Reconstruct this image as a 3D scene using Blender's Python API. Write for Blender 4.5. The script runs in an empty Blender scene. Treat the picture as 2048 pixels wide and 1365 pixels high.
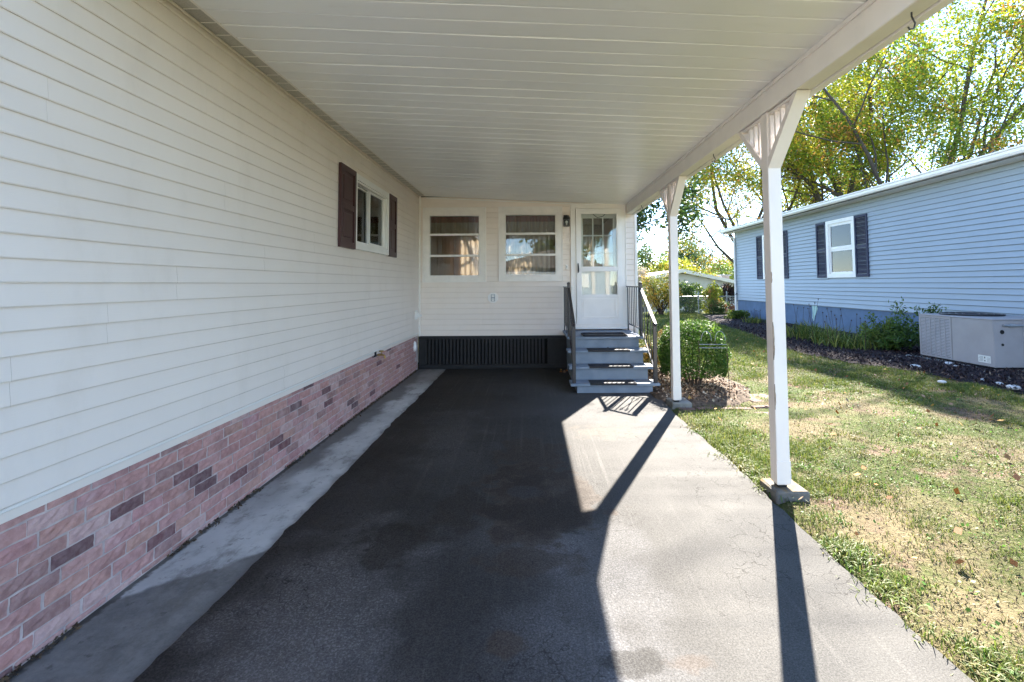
import bpy, math, random
import numpy as np
from mathutils import Vector

S = bpy.context.scene
COL = S.collection
rnd = random.Random(7)
rng = np.random.default_rng(11)

# ------------------------------------------------------------------ camera
cam_d = bpy.data.cameras.new('camera')
cam = bpy.data.objects.new('camera', cam_d)
COL.objects.link(cam)
cam_d.sensor_width = 36.0
cam_d.lens = 950 / 2048 * 36.0
cam_d.shift_x = -38 / 2048
cam_d.shift_y = -158.5 / 2048
cam_d.clip_start = 0.05
cam_d.clip_end = 2000
PITCH, ROLL = 0.0475, 0.006
rv = Vector((1, 0, 0)); wv = Vector((0, math.cos(PITCH), math.sin(PITCH))); uv = Vector((0, -math.sin(PITCH), math.cos(PITCH)))
r2 = rv * math.cos(ROLL) - uv * math.sin(ROLL)
u2 = rv * math.sin(ROLL) + uv * math.cos(ROLL)
from mathutils import Matrix
cam.matrix_world = Matrix(((r2.x, u2.x, -wv.x, 0), (r2.y, u2.y, -wv.y, 0), (r2.z, u2.z, -wv.z, 1.5), (0, 0, 0, 1)))
S.camera = cam

# ------------------------------------------------------------------ sky and sun
SUN_EL = math.radians(37.6)
SUN_AZ = math.atan2(0.4335, 0.901)          # from +Y towards +X
SUN_POWER, SKY_STRENGTH, EXPOSURE = 5.0, 0.110, 2.95
w = bpy.data.worlds.new('World'); S.world = w; w.use_nodes = True
nt = w.node_tree
sky = nt.nodes.new('ShaderNodeTexSky')
sky.sky_type = 'NISHITA'; sky.sun_disc = False
sky.sun_elevation = SUN_EL; sky.sun_rotation = SUN_AZ
sky.altitude = 50; sky.air_density = 0.7; sky.dust_density = 0.0; sky.ozone_density = 1.2
bg = nt.nodes['Background']
nt.links.new(sky.outputs[0], bg.inputs[0]); bg.inputs[1].default_value = SKY_STRENGTH
sd = bpy.data.lights.new('sun', 'SUN'); sun = bpy.data.objects.new('sun', sd); COL.objects.link(sun)
sd.energy = SUN_POWER; sd.angle = math.radians(0.5); sd.color = (1.0, 0.93, 0.83)
tosun = Vector((math.sin(SUN_AZ) * math.cos(SUN_EL), math.cos(SUN_AZ) * math.cos(SUN_EL), math.sin(SUN_EL)))
sun.rotation_euler = (-tosun).to_track_quat('-Z', 'Y').to_euler()
sun.location = (20, 40, 40)
S.view_settings.view_transform = 'Standard'; S.view_settings.look = 'None'
S.view_settings.exposure = EXPOSURE; S.view_settings.gamma = 1.0
S.view_settings.use_curve_mapping = False
S.render.engine = 'CYCLES'
S.cycles.use_denoising = True
S.cycles.max_bounces = 9; S.cycles.diffuse_bounces = 6; S.cycles.glossy_bounces = 4
S.cycles.transparent_max_bounces = 12; S.cycles.transmission_bounces = 4
S.cycles.caustics_reflective = False; S.cycles.caustics_refractive = False

# ------------------------------------------------------------------ material helpers
class NT:
    def __init__(s, name):
        s.m = bpy.data.materials.new(name); s.m.use_nodes = True
        s.t = s.m.node_tree; s.n = s.t.nodes; s.l = s.t.links
        s.b = s.n['Principled BSDF']; s.out = s.n['Material Output']
        s._pos = None
    def node(s, typ, **k):
        n = s.n.new(typ)
        for a, v in k.items(): setattr(n, a, v)
        return n
    def put(s, sock, v):
        if hasattr(v, 'is_linked') or isinstance(v, bpy.types.NodeSocket): s.l.new(v, sock)
        else:
            if hasattr(sock, 'default_value'):
                if sock.type == 'RGBA' and isinstance(v, (tuple, list)) and len(v) == 3: v = (*v, 1)
                sock.default_value = v
    def pos(s):
        if s._pos is None: s._pos = s.node('ShaderNodeNewGeometry').outputs['Position']
        return s._pos
    def obj(s): return s.node('ShaderNodeTexCoord').outputs['Object']
    def map(s, vec, scale=(1, 1, 1), loc=(0, 0, 0)):
        n = s.node('ShaderNodeMapping'); s.l.new(vec, n.inputs[0]); n.inputs['Scale'].default_value = scale; n.inputs['Location'].default_value = loc
        return n.outputs[0]
    def noise(s, scale, detail=4, vec=None, rough=0.55):
        n = s.node('ShaderNodeTexNoise'); s.l.new(vec or s.pos(), n.inputs['Vector'])
        n.inputs['Scale'].default_value = scale; n.inputs['Detail'].default_value = detail; n.inputs['Roughness'].default_value = rough
        return n.outputs['Fac']
    def voro(s, scale, feature='F1', vec=None, out='Distance'):
        n = s.node('ShaderNodeTexVoronoi', feature=feature); s.l.new(vec or s.pos(), n.inputs['Vector']); n.inputs['Scale'].default_value = scale
        return n.outputs[out]
    def math(s, op, a, b=None, c=None, clamp=False):
        n = s.node('ShaderNodeMath', operation=op, use_clamp=clamp)
        for i, v in enumerate((a, b, c)):
            if v is not None: s.put(n.inputs[i], v)
        return n.outputs[0]
    def sstep(s, v, lo, hi, a=0.0, b=1.0):
        n = s.node('ShaderNodeMapRange', interpolation_type='SMOOTHSTEP')
        s.put(n.inputs[0], v)
        for i, x in enumerate((lo, hi, a, b)): n.inputs[i + 1].default_value = x
        return n.outputs[0]
    def mix(s, f, a, b, typ='MIX'):
        n = s.node('ShaderNodeMix', data_type='RGBA', blend_type=typ)
        s.put(n.inputs[0], f); s.put(n.inputs[6], a); s.put(n.inputs[7], b)
        return n.outputs[2]
    def xyz(s, vec=None):
        n = s.node('ShaderNodeSeparateXYZ'); s.l.new(vec or s.pos(), n.inputs[0]); return n.outputs
    def bump(s, h, strength=0.3, dist=0.01, normal=None):
        n = s.node('ShaderNodeBump'); s.put(n.inputs['Height'], h); n.inputs['Strength'].default_value = strength; n.inputs['Distance'].default_value = dist
        if normal is not None: s.l.new(normal, n.inputs['Normal'])
        s.l.new(n.outputs[0], s.b.inputs['Normal']); return n.outputs[0]
    def color(s, c): s.put(s.b.inputs['Base Color'], c)
    def rough(s, r): s.put(s.b.inputs['Roughness'], r)
    def spec(s, v): s.b.inputs['Specular IOR Level'].default_value = v
    def objrand(s): return s.node('ShaderNodeObjectInfo').outputs['Random']
    def objcol(s): return s.node('ShaderNodeObjectInfo').outputs['Color']
    def attr(s, name): return s.node('ShaderNodeAttribute', attribute_name=name).outputs['Color']
    def ellipse(s, x, y, rx, ry, soft=0.5, wob=0.3, scale=3.0):
        p = s.xyz()
        dx = s.math('DIVIDE', s.math('SUBTRACT', p[0], x), rx); dy = s.math('DIVIDE', s.math('SUBTRACT', p[1], y), ry)
        d = s.math('SQRT', s.math('ADD', s.math('MULTIPLY', dx, dx), s.math('MULTIPLY', dy, dy)))
        d = s.math('ADD', d, s.math('MULTIPLY', s.math('SUBTRACT', s.noise(scale, 5), 0.5), wob * 2))
        return s.sstep(d, 1 - soft / 2, 1 + soft / 2, 1.0, 0.0)

def simple(name, col, rough=0.5, var=0.06, nscale=6, bump=0.0, bscale=60, spec=0.4, metal=0.0, stretch=None, dirt=0.0, dirtcol=(0.2, 0.18, 0.15)):
    t = NT(name)
    v = t.pos()
    if stretch: v = t.map(v, stretch)
    n = t.noise(nscale, 5, v)
    c1 = tuple(min(1, x * (1 + var)) for x in col); c0 = tuple(x * (1 - var) for x in col)
    c = t.mix(t.sstep(n, 0.3, 0.7), c0, c1)
    if dirt:
        d = t.sstep(t.noise(nscale * 2.3, 8, v, 0.7), 0.55, 0.8)
        c = t.mix(t.math('MULTIPLY', d, dirt), c, dirtcol)
    t.color(c); t.rough(rough); t.spec(spec); t.b.inputs['Metallic'].default_value = metal
    if bump: t.bump(t.noise(bscale, 4, v), bump, 0.004)
    return t.m

M = {}
def vinyl(name, col, grain_axis, dirt=0.1):
    t = NT(name)
    sc = {'y': (60, 1.2, 60), 'x': (1.2, 60, 60)}[grain_axis]
    grain = t.noise(3.0, 5, t.map(t.pos(), sc))
    big = t.noise(0.9, 3)
    c = t.mix(t.sstep(big, 0.3, 0.7), tuple(x * 0.965 for x in col), tuple(min(1, x * 1.02) for x in col))
    c = t.mix(t.math('MULTIPLY', t.objrand(), 0.10), c, tuple(x * 0.8 for x in col))
    grime = t.sstep(t.noise(2.2, 8, t.map(t.pos(), (1.6, 1.6, .7)), 0.68), 0.48, 0.76)
    c = t.mix(t.math('MULTIPLY', grime, dirt), c, (col[0] * 0.62, col[1] * 0.58, col[2] * 0.52))
    t.color(c); t.rough(0.45); t.spec(0.35)
    t.bump(grain, 0.16, 0.002)
    return t.m
M['siding'] = vinyl('cream_vinyl', (0.85, 0.75, 0.66), 'y', 0.16)
M['siding_x'] = vinyl('cream_vinyl_porch', (0.85, 0.75, 0.66), 'x', 0.14)
M['blue_siding'] = vinyl('blue_vinyl', (0.325, 0.375, 0.42), 'y', 0.06)
M['blue_siding_x'] = vinyl('blue_vinyl_gable', (0.325, 0.375, 0.42), 'x', 0.06)
M['white'] = simple('white_paint', (0.87, 0.835, 0.79), 0.4, 0.03, 4, dirt=0.12, dirtcol=(0.5, 0.46, 0.4))
M['trim'] = simple('cream_trim', (0.86, 0.81, 0.75), 0.42, 0.03, 5, dirt=0.12, dirtcol=(0.5, 0.46, 0.38))
M['sash'] = simple('almond_window_frame', (0.84, 0.785, 0.72), 0.42, 0.04, 8, dirt=0.15, dirtcol=(0.4, 0.36, 0.3))
M['post'] = simple('peeling_white_metal', (0.82, 0.745, 0.685), 0.38, 0.04, 3, dirt=0.16, dirtcol=(0.5, 0.45, 0.4), stretch=(1, 1, .5))
M['wood_raw'] = simple('bare_weathered_wood', (0.30, 0.23, 0.17), 0.9, 0.3, 30)
def ceiling_mat():
    t = NT('baked_enamel_ceiling')
    p = t.pos()
    ripples = t.noise(1.0, 2, t.map(p, (0.8, 14, 1)))
    big = t.noise(0.7, 3, t.map(p, (0.7, 1.2, 1)))
    col = t.mix(t.sstep(big, .3, .7), (0.88, 0.87, 0.86), (0.915, 0.905, 0.895))
    grime = t.sstep(t.noise(3.2, 8, t.map(p, (1, 2.5, 1)), .68), .56, .8)
    col = t.mix(t.math('MULTIPLY', grime, .14), col, (.42, .38, .33))
    col = t.mix(t.math('MULTIPLY', t.objrand(), 0.05), col, (0.5, 0.49, 0.46))
    t.color(col); t.rough(0.3); t.spec(0.4)
    t.bump(ripples, 0.25, 0.006)
    return t.m
M['ceiling'] = ceiling_mat()
def soffit_mat():
    t = NT('perforated_soffit')
    v = t.voro(150, vec=t.pos())
    hole = t.sstep(v, 0.22, 0.30, 1.0, 0.0)
    c = t.mix(t.math('MULTIPLY', hole, 0.75), (0.60, 0.57, 0.51), (0.10, 0.09, 0.08))
    t.color(t.mix(t.math('MULTIPLY', t.objrand(), .40), c, (0.33, 0.30, 0.26))); t.rough(0.5)
    return t.m
M['soffit'] = soffit_mat()
def brick_mat():
    t = NT('pink_faux_brick')
    oc = t.objcol()
    n = t.noise(26, 7, None, 0.65)
    c = t.mix(t.sstep(n, 0.3, 0.72), t.mix(0.22, oc, (0.12, 0.06, 0.07)), t.mix(0.16, oc, (0.78, 0.6, 0.57)))
    sm = t.sstep(t.noise(5.5, 6, None, 0.6), 0.52, 0.68)
    c = t.mix(t.math('MULTIPLY', sm, 0.36), c, (0.22, 0.125, 0.125))
    ch = t.sstep(t.noise(3.3, 5), 0.55, 0.7)
    c = t.mix(t.math('MULTIPLY', ch, 0.26), c, (0.66, 0.50, 0.48))
    t.color(c); t.rough(0.85); t.spec(0.2)
    t.bump(t.noise(55, 6, None, 0.7), 0.55, 0.006)
    return t.m
M['brick'] = brick_mat()
M['mortar'] = simple('pale_mortar', (0.50, 0.41, 0.39), 0.95, 0.18, 12, 0.5, 80)
M['shutter'] = simple('maroon_shutter', (0.060, 0.022, 0.022), 0.4, 0.1, 8)
M['navy'] = simple('navy_shutter', (0.014, 0.016, 0.050), 0.6, 0.1, 8)
M['black_paint'] = simple('black_painted_wood', (0.010, 0.010, 0.011), 0.55, 0.25, 9, 0.2, 60, dirt=0.15, dirtcol=(0.05, 0.048, 0.045))
M['slot'] = simple('dark_crawlspace', (0.004, 0.004, 0.004), 0.9)
M['iron'] = simple('black_iron', (0.030, 0.028, 0.031), 0.33, 0.15, 20, spec=0.5)
M['rubber'] = simple('black_rubber', (0.018, 0.018, 0.021), 0.6, 0.2, 40, 0.6, 180)
def step_mat():
    t = NT('blue_grey_step_paint')
    n = t.noise(5, 6)
    c = t.mix(t.sstep(n, .3, .7), (0.155, 0.20, 0.255), (0.21, 0.26, 0.32))
    wear = t.sstep(t.noise(7, 8, t.map(t.pos(), (0.5, 1, 1)), .7), .53, .68)
    up = t.math('MULTIPLY', t.sstep(t.xyz(t.node('ShaderNodeNewGeometry').outputs['Normal'])[2], .5, .9), .65)
    c = t.mix(t.math('MULTIPLY', wear, up), c, (0.34, 0.25, 0.18))
    knots = t.sstep(t.voro(3.1), .02, .06, 1, 0)
    c = t.mix(knots, c, (0.03, 0.03, 0.04))
    t.color(c); t.rough(.6); t.bump(t.noise(3, 5, t.map(t.pos(), (3, 40, 40))), .3, .003)
    return t.m
M['step'] = step_mat()
M['concrete_block'] = simple('mossy_concrete', (0.20, 0.195, 0.175), 0.95, 0.25, 14, 0.6, 50)
def block_mat():
    t = NT('lichen_concrete')
    up = t.sstep(t.xyz(t.node('ShaderNodeNewGeometry').outputs['Normal'])[2], .5, .9)
    n = t.sstep(t.noise(9, 6), .38, .6)
    c = t.mix(t.noise(30, 5), (0.09, 0.085, 0.078), (0.19, 0.183, 0.168))
    c = t.mix(t.math('MULTIPLY', n, t.math('MULTIPLY', up, .8)), c, (0.21, 0.13, 0.035))
    t.color(c); t.rough(.95); t.bump(t.noise(60, 5), .6, .006)
    return t.m
M['lichen'] = block_mat()

def driveway_mat():
    t = NT('worn_asphalt')
    p = t.xyz()
    fine = t.noise(160, 3, None, .7)
    spk = t.voro(210)
    med = t.noise(1.3, 6, None, .6)
    # sun and shade put into the colour: pale lawn side and front, dark inside
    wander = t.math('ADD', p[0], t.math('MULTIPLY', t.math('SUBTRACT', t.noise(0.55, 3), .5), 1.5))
    lit_mask = t.math('MAXIMUM', t.sstep(wander, -0.35, 1.35), t.sstep(t.math('ADD', p[1], t.math('MULTIPLY', t.noise(0.8, 4), 1.0)), 0.3, 1.6, 1.0, 0.0))
    shade_tone = t.mix(t.sstep(med, .3, .7), (0.025, 0.0238, 0.0235), (0.041, 0.039, 0.0385))
    lit_tone = t.mix(t.sstep(t.noise(2.4, 7), .3, .7), (0.054, 0.0515, 0.048), (0.074, 0.071, 0.066))
    c = t.mix(lit_mask, shade_tone, lit_tone)
    # scraped patch with bare aggregate at the front left, chalky bloom
    agg = t.sstep(t.voro(120), .22, .5)
    agg2 = t.sstep(t.noise(95, 4, None, .75), .48, .62)
    def bloom(x, y, rx, ry, k, soft=1.3, wob=1.5, sc=2.6, col=(0.20, 0.20, 0.212)):
        nonlocal c
        e = t.ellipse(x, y, rx, ry, soft, wob, sc)
        c = t.mix(t.math('MULTIPLY', e, t.math('MULTIPLY_ADD', agg2, k * .75, k * .35)), c, col)
    for q in ((-1.02, 2.28, .34, .55, 1.0), (-1.08, 1.75, .30, .35, .8), (-.95, 5.0, .42, .7, .36), (-.7, 4.2, .3, .6, .22), (-1.2, 3.6, .2, .7, .18), (.28, 2.45, .26, .55, .42), (.02, 2.85, .35, .25, .28), (.62, 5.6, .5, .35, .2), (.20, 1.95, .35, .3, .30), (.33, 1.95, .05, .35, .55), (.16, 2.75, .10, .25, .5), (-.35, 5.9, .5, .4, .14), (.1, 6.8, .8, .4, .12), (-.6, 1.75, .22, .2, .2)): bloom(*q)
    # oil stains, each with its dried paler rim
    def stain(x, y, rx, ry, k, col, rim=0.0, sc=5.5, wob=1.5):
        nonlocal c
        e = t.ellipse(x, y, rx, ry, .5, wob, sc)
        c = t.mix(t.math('MULTIPLY', e, k), c, col)
        if rim:
            rg = t.math('MULTIPLY', t.math('MULTIPLY', e, t.math('SUBTRACT', 1.0, e)), 4 * rim)
            c = t.mix(rg, c, (0.060, 0.043, 0.032))
    BR, DK, MD = (0.029, 0.0185, 0.0115), (0.0165, 0.0112, 0.0078), (0.040, 0.026, 0.016)
    for q in ((.00, 4.25, .26, .42, .6, MD, .2), (-.03, 3.82, .30, .24, .8, BR, .4), (.02, 3.30, .38, .42, .85, BR, .5, 4.0), (.12, 3.18, .20, .20, .8, DK, 0), (-.22, 3.22, .12, .12, .8, DK, 0), (-.02, 3.72, .14, .10, .75, DK, 0), (-.05, 3.48, .11, .10, .85, (0.034, 0.032, 0.034), .2), (-.83, 2.82, .17, .20, .75, (0.0165, 0.0125, 0.009), 0), (-.50, 3.25, .16, .34, .6, (0.020, 0.0145, 0.010), 0), (-.02, 2.64, .24, .14, .6, MD, 0), (.40, 1.96, .10, .08, .7, (0.014, 0.0125, 0.011), 0), (-.12, 2.05, .08, .06, .6, (0.055, 0.034, 0.018), 0), (.64, 1.95, .10, .05, .35, (0.085, 0.055, 0.035), 0), (.72, 4.9, .3, .2, .35, (0.115, 0.090, 0.068), 0), (-.7, 6.3, .5, .4, .35, (0.028, 0.022, 0.017), 0), (-1.25, 4.6, .2, .8, .4, (0.024, 0.019, 0.015), 0)): stain(*q)
    # rake and tyre streaks along the drive
    st = t.noise(1.0, 4, t.map(t.pos(), (22, .35, 1)), .6)
    stm = t.math('MULTIPLY', t.sstep(st, .52, .74), t.sstep(t.noise(1.4, 3), .35, .65))
    c = t.mix(t.math('MULTIPLY', stm, .34), c, t.mix(.5, c, (0.24, 0.228, 0.21)))
    # aggregate speckle
    f2 = t.noise(130, 5, None, .8)
    c = t.mix(t.sstep(f2, .32, .68), t.mix(.42, c, (0.007, 0.007, 0.008)), t.mix(.075, c, (0.5, 0.49, 0.47)))
    white = t.sstep(t.voro(34), .03, .07, 1, 0)
    c = t.mix(t.math('MULTIPLY', white, t.math('MULTIPLY', t.sstep(t.noise(1.1, 2), .42, .62), .7)), c, (0.30, 0.30, 0.29))
    # hairline cracks
    wv_ = t.node('ShaderNodeVectorMath', operation='ADD'); t.l.new(t.pos(), wv_.inputs[0])
    nn = t.node('ShaderNodeTexNoise'); t.l.new(t.pos(), nn.inputs['Vector']); nn.inputs['Scale'].default_value = 7; nn.inputs['Detail'].default_value = 4
    sc_ = t.node('ShaderNodeVectorMath', operation='SCALE'); t.l.new(nn.outputs['Color'], sc_.inputs[0]); sc_.inputs['Scale'].default_value = .22
    t.l.new(sc_.outputs[0], wv_.inputs[1])
    cr = t.sstep(t.voro(8.5, 'DISTANCE_TO_EDGE', wv_.outputs[0]), 0.006, 0.022, 1, 0)
    crm = t.math('MULTIPLY', cr, t.math('MULTIPLY', t.sstep(t.noise(.9, 3), .42, .56), t.sstep(t.noise(7, 3), .40, .55)))
    c = t.mix(t.math('MULTIPLY', crm, .7), c, (0.022, 0.020, 0.018))
    t.color(c); t.rough(.85); t.spec(.14)
    h = t.math('ADD', t.math('MULTIPLY', fine, .8), t.math('MULTIPLY', st, .35))
    h = t.math('SUBTRACT', h, t.math('MULTIPLY', crm, .6))
    t.bump(h, .45, .005)
    return t.m
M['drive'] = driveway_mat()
def strip_mat():
    t = NT('patched_concrete')
    p = t.xyz()
    n = t.noise(2.2, 7, None, .65)
    new = t.mix(t.sstep(n, .3, .7), (0.40, 0.40, 0.395), (0.53, 0.53, 0.52))
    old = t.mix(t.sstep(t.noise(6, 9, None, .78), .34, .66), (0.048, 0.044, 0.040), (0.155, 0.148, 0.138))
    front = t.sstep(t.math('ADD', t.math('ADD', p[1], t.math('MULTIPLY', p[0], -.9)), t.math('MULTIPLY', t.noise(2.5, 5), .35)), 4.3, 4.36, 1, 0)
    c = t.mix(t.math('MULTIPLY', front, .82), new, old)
    wedge = t.math('MULTIPLY', t.sstep(t.math('ADD', t.math('MULTIPLY', p[0], -1), t.math('MULTIPLY', t.noise(2.0, 6), .55)), 2.02, 2.16), t.sstep(p[1], 3.0, 4.2))
    c = t.mix(t.math('MULTIPLY', wedge, .75), c, (0.075, 0.066, 0.056))
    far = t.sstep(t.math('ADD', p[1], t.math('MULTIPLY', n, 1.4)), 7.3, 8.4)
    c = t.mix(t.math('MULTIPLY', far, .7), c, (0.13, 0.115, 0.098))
    blot = t.sstep(t.noise(3.1, 7, t.map(t.pos(), (1.6, .8, 1)), .7), .50, .66)
    c = t.mix(t.math('MULTIPLY', blot, .6), c, (0.125, 0.112, 0.10))
    rim = t.sstep(t.math('ADD', p[0], t.math('MULTIPLY', t.noise(6, 6), .16)), -1.50, -1.42)
    c = t.mix(t.math('MULTIPLY', rim, .55), c, (0.085, 0.083, 0.084))
    spots = t.sstep(t.noise(14, 7, None, .7), .57, .70)
    c = t.mix(t.math('MULTIPLY', spots, .6), c, (0.06, 0.055, 0.05))
    base = t.sstep(t.math('ADD', p[0], t.math('MULTIPLY', t.noise(18, 5), .07)), -1.975, -1.955, 1, 0)
    c = t.mix(t.math('MULTIPLY', base, .8), c, (0.045, 0.036, 0.028))
    t.color(c); t.rough(.9); t.bump(t.noise(90, 5, None, .7), .5, .005)
    return t.m
M['strip'] = strip_mat()
def lawn_mat():
    t = NT('dry_lawn_soil')
    n1 = t.noise(1.1, 6); n2 = t.noise(9, 6, None, .7)
    straw = t.mix(n2, (0.105, 0.085, 0.046), (0.20, 0.165, 0.092))
    dirt = t.mix(n2, (0.105, 0.070, 0.048), (0.18, 0.125, 0.09))
    green = t.mix(n2, (0.04, 0.06, 0.014), (0.085, 0.105, 0.028))
    c = t.mix(t.sstep(n1, .38, .56), straw, green)
    c = t.mix(t.sstep(t.noise(1.7, 5, t.map(t.pos(), (1, 1, 1), (7, 3, 0))), .56, .66), c, dirt)
    p = t.xyz()
    far = t.sstep(p[1], 9, 16)
    c = t.mix(t.math('MULTIPLY', far, .75), c, green)
    t.color(c); t.rough(.95); t.spec(.1); t.bump(t.noise(38, 6, None, .7), .8, .03)
    return t.m
M['lawn'] = lawn_mat()
M['mulch_base'] = simple('dark_mulch', (0.030, 0.022, 0.024), .95, .5, 18, .9, 45, spec=.15)
M['chip'] = None
M['bedsoil'] = simple('leafy_soil', (0.10, 0.075, 0.055), .95, .5, 16, .9, 40, spec=.1)
M['paver'] = simple('red_brown_paver', (0.125, 0.084, 0.062), .92, .3, 8, .5, 60, dirt=.7, dirtcol=(0.20, 0.16, 0.10))
M['edging'] = simple('red_edging_brick', (0.15, 0.092, 0.072), .92, .3, 10, .5, 60, dirt=.4, dirtcol=(0.12, 0.10, 0.08))
M['foundation'] = simple('blue_parged_skirt', (0.095, 0.15, 0.24), .7, .12, 3, .3, 40)
M['mint'] = simple('mint_bare_patch', (0.42, 0.60, 0.55), .8, .05)
M['shingle'] = simple('grey_shingle', (0.13, 0.125, 0.12), .95, .3, 14, .6, 40)
M['ac_light'] = simple('grey_sheet_metal', (0.315, 0.295, 0.295), .5, .05, 4, spec=.4)
M['ac_dark'] = simple('slate_sheet_metal_unused', (0.15, 0.20, 0.28), .5, .05, 4, spec=.4)
M['ac_grille'] = simple('louvre_grey', (0.315, 0.295, 0.295), .5, .05, 4)
M['dark'] = simple('near_black', (0.008, 0.008, 0.009), .7)
M['label'] = simple('sticker_white', (0.72, 0.72, 0.66), .5, .03)
M['ink'] = simple('sticker_ink', (0.06, 0.06, 0.05), .6)
M['stone'] = simple('pale_stone', (0.55, 0.53, 0.50), .8, .15, 20, .4, 30)
M['galv'] = simple('galvanised_steel', (0.30, 0.33, 0.36), .45, .1, 10, metal=.4)
M['brass'] = simple('brass', (0.35, 0.22, 0.07), .35, .15, 20, metal=.8)
M['grey_plastic'] = simple('grey_plastic', (0.30, 0.32, 0.34), .5)
M['inner_wall'] = simple('tan_panelling', (0.33, 0.21, 0.13), .6, .2, 5, stretch=(6, 6, .5))
M['inner_dark'] = simple('dim_room', (0.16, 0.13, 0.11), .8)
M['blind'] = simple('window_blind', (0.22, 0.26, 0.28), .6, .05, 3)
M['far_white'] = simple('far_white_siding', (0.62, 0.60, 0.56), .6, .04)
M['far_roof'] = simple('tan_roof_edge', (0.42, 0.38, 0.33), .8, .1)
def fabric(name, col, trans=.4):
    t = NT(name)
    d = t.node('ShaderNodeBsdfDiffuse'); tr = t.node('ShaderNodeBsdfTranslucent'); mx = t.node('ShaderNodeMixShader')
    n = t.noise(30, 4)
    c = t.mix(n, tuple(x * .8 for x in col), col)
    t.l.new(c, d.inputs[0]); t.l.new(c, tr.inputs[0]); mx.inputs[0].default_value = trans
    t.l.new(d.outputs[0], mx.inputs[1]); t.l.new(tr.outputs[0], mx.inputs[2]); t.l.new(mx.outputs[0], t.out.inputs[0])
    return t.m
M['curtain'] = fabric('cream_curtain', (0.48, 0.37, 0.26), .22)
M['valance'] = fabric('rose_valance', (0.36, 0.17, 0.13), .3)
def glass(name, tint=(.93, .96, .95), ior=1.55):
    t = NT(name)
    tr = t.node('ShaderNodeBsdfTransparent'); gl = t.node('ShaderNodeBsdfGlossy'); mx = t.node('ShaderNodeMixShader'); fr = t.node('ShaderNodeFresnel')
    tr.inputs[0].default_value = (*tint, 1); gl.inputs['Roughness'].default_value = 0.0; fr.inputs[0].default_value = ior
    bp = t.node('ShaderNodeBump'); t.l.new(t.noise(1.6, 1), bp.inputs['Height']); bp.inputs['Strength'].default_value = .05; bp.inputs['Distance'].default_value = .03
    t.l.new(bp.outputs[0], gl.inputs['Normal'])
    t.l.new(fr.outputs[0], mx.inputs[0]); t.l.new(tr.outputs[0], mx.inputs[1]); t.l.new(gl.outputs[0], mx.inputs[2]); t.l.new(mx.outputs[0], t.out.inputs[0])
    return t.m
M['glass'] = glass('window_glass')
def leafmat(name, trans=.45, rough=.55):
    t = NT(name)
    a = t.attr('tint')
    t.color(a); t.rough(rough); t.spec(.25)
    tr = t.node('ShaderNodeBsdfTranslucent'); mx = t.node('ShaderNodeMixShader')
    t.l.new(t.mix(.35, a, t.mix(.5, a, (0.9, 0.8, 0.1), 'MULTIPLY')), tr.inputs[0]); mx.inputs[0].default_value = trans
    t.l.new(t.b.outputs[0], mx.inputs[1]); t.l.new(tr.outputs[0], mx.inputs[2]); t.l.new(mx.outputs[0], t.out.inputs[0])
    return t.m
M['leaf'] = leafmat('foliage', .36)
M['grass'] = leafmat('grass_blades', .35)
def attrmat(name, rough=.9):
    t = NT(name); t.color(t.attr('tint')); t.rough(rough); t.spec(.15); return t.m
M['chip'] = attrmat('wood_chips')
M['litter'] = attrmat('leaf_litter', .8)
M['bark'] = simple('grey_bark', (0.075, 0.062, 0.05), .95, .35, 9, .8, 20, stretch=(3, 3, .8))
M['twig'] = simple('brown_twig', (0.06, 0.04, 0.03), .9, .3, 20)

# ------------------------------------------------------------------ mesh helpers
WL = {}
def wl(o): return WL.get(o.name, Vector((0, 0, 0))) if o else Vector((0, 0, 0))
def tag(o, label=None, cat=None, group=None, kind=None):
    if label: o['label'] = label
    if cat: o['category'] = cat
    if group: o['group'] = group
    if kind: o['kind'] = kind
    return o
def thing(name, label, cat, loc=(0, 0, 0), group=None):
    o = bpy.data.objects.new(name, None); COL.objects.link(o); o.location = loc
    o.empty_display_size = .2
    WL[o.name] = Vector(loc)
    return tag(o, label, cat, group)
def link(name, me, parent=None, mat=None):
    o = bpy.data.objects.new(name, me); COL.objects.link(o)
    if parent: o.parent = parent; WL[o.name] = wl(parent).copy()
    if mat is not None and not me.materials: me.materials.append(mat)
    return o

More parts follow.
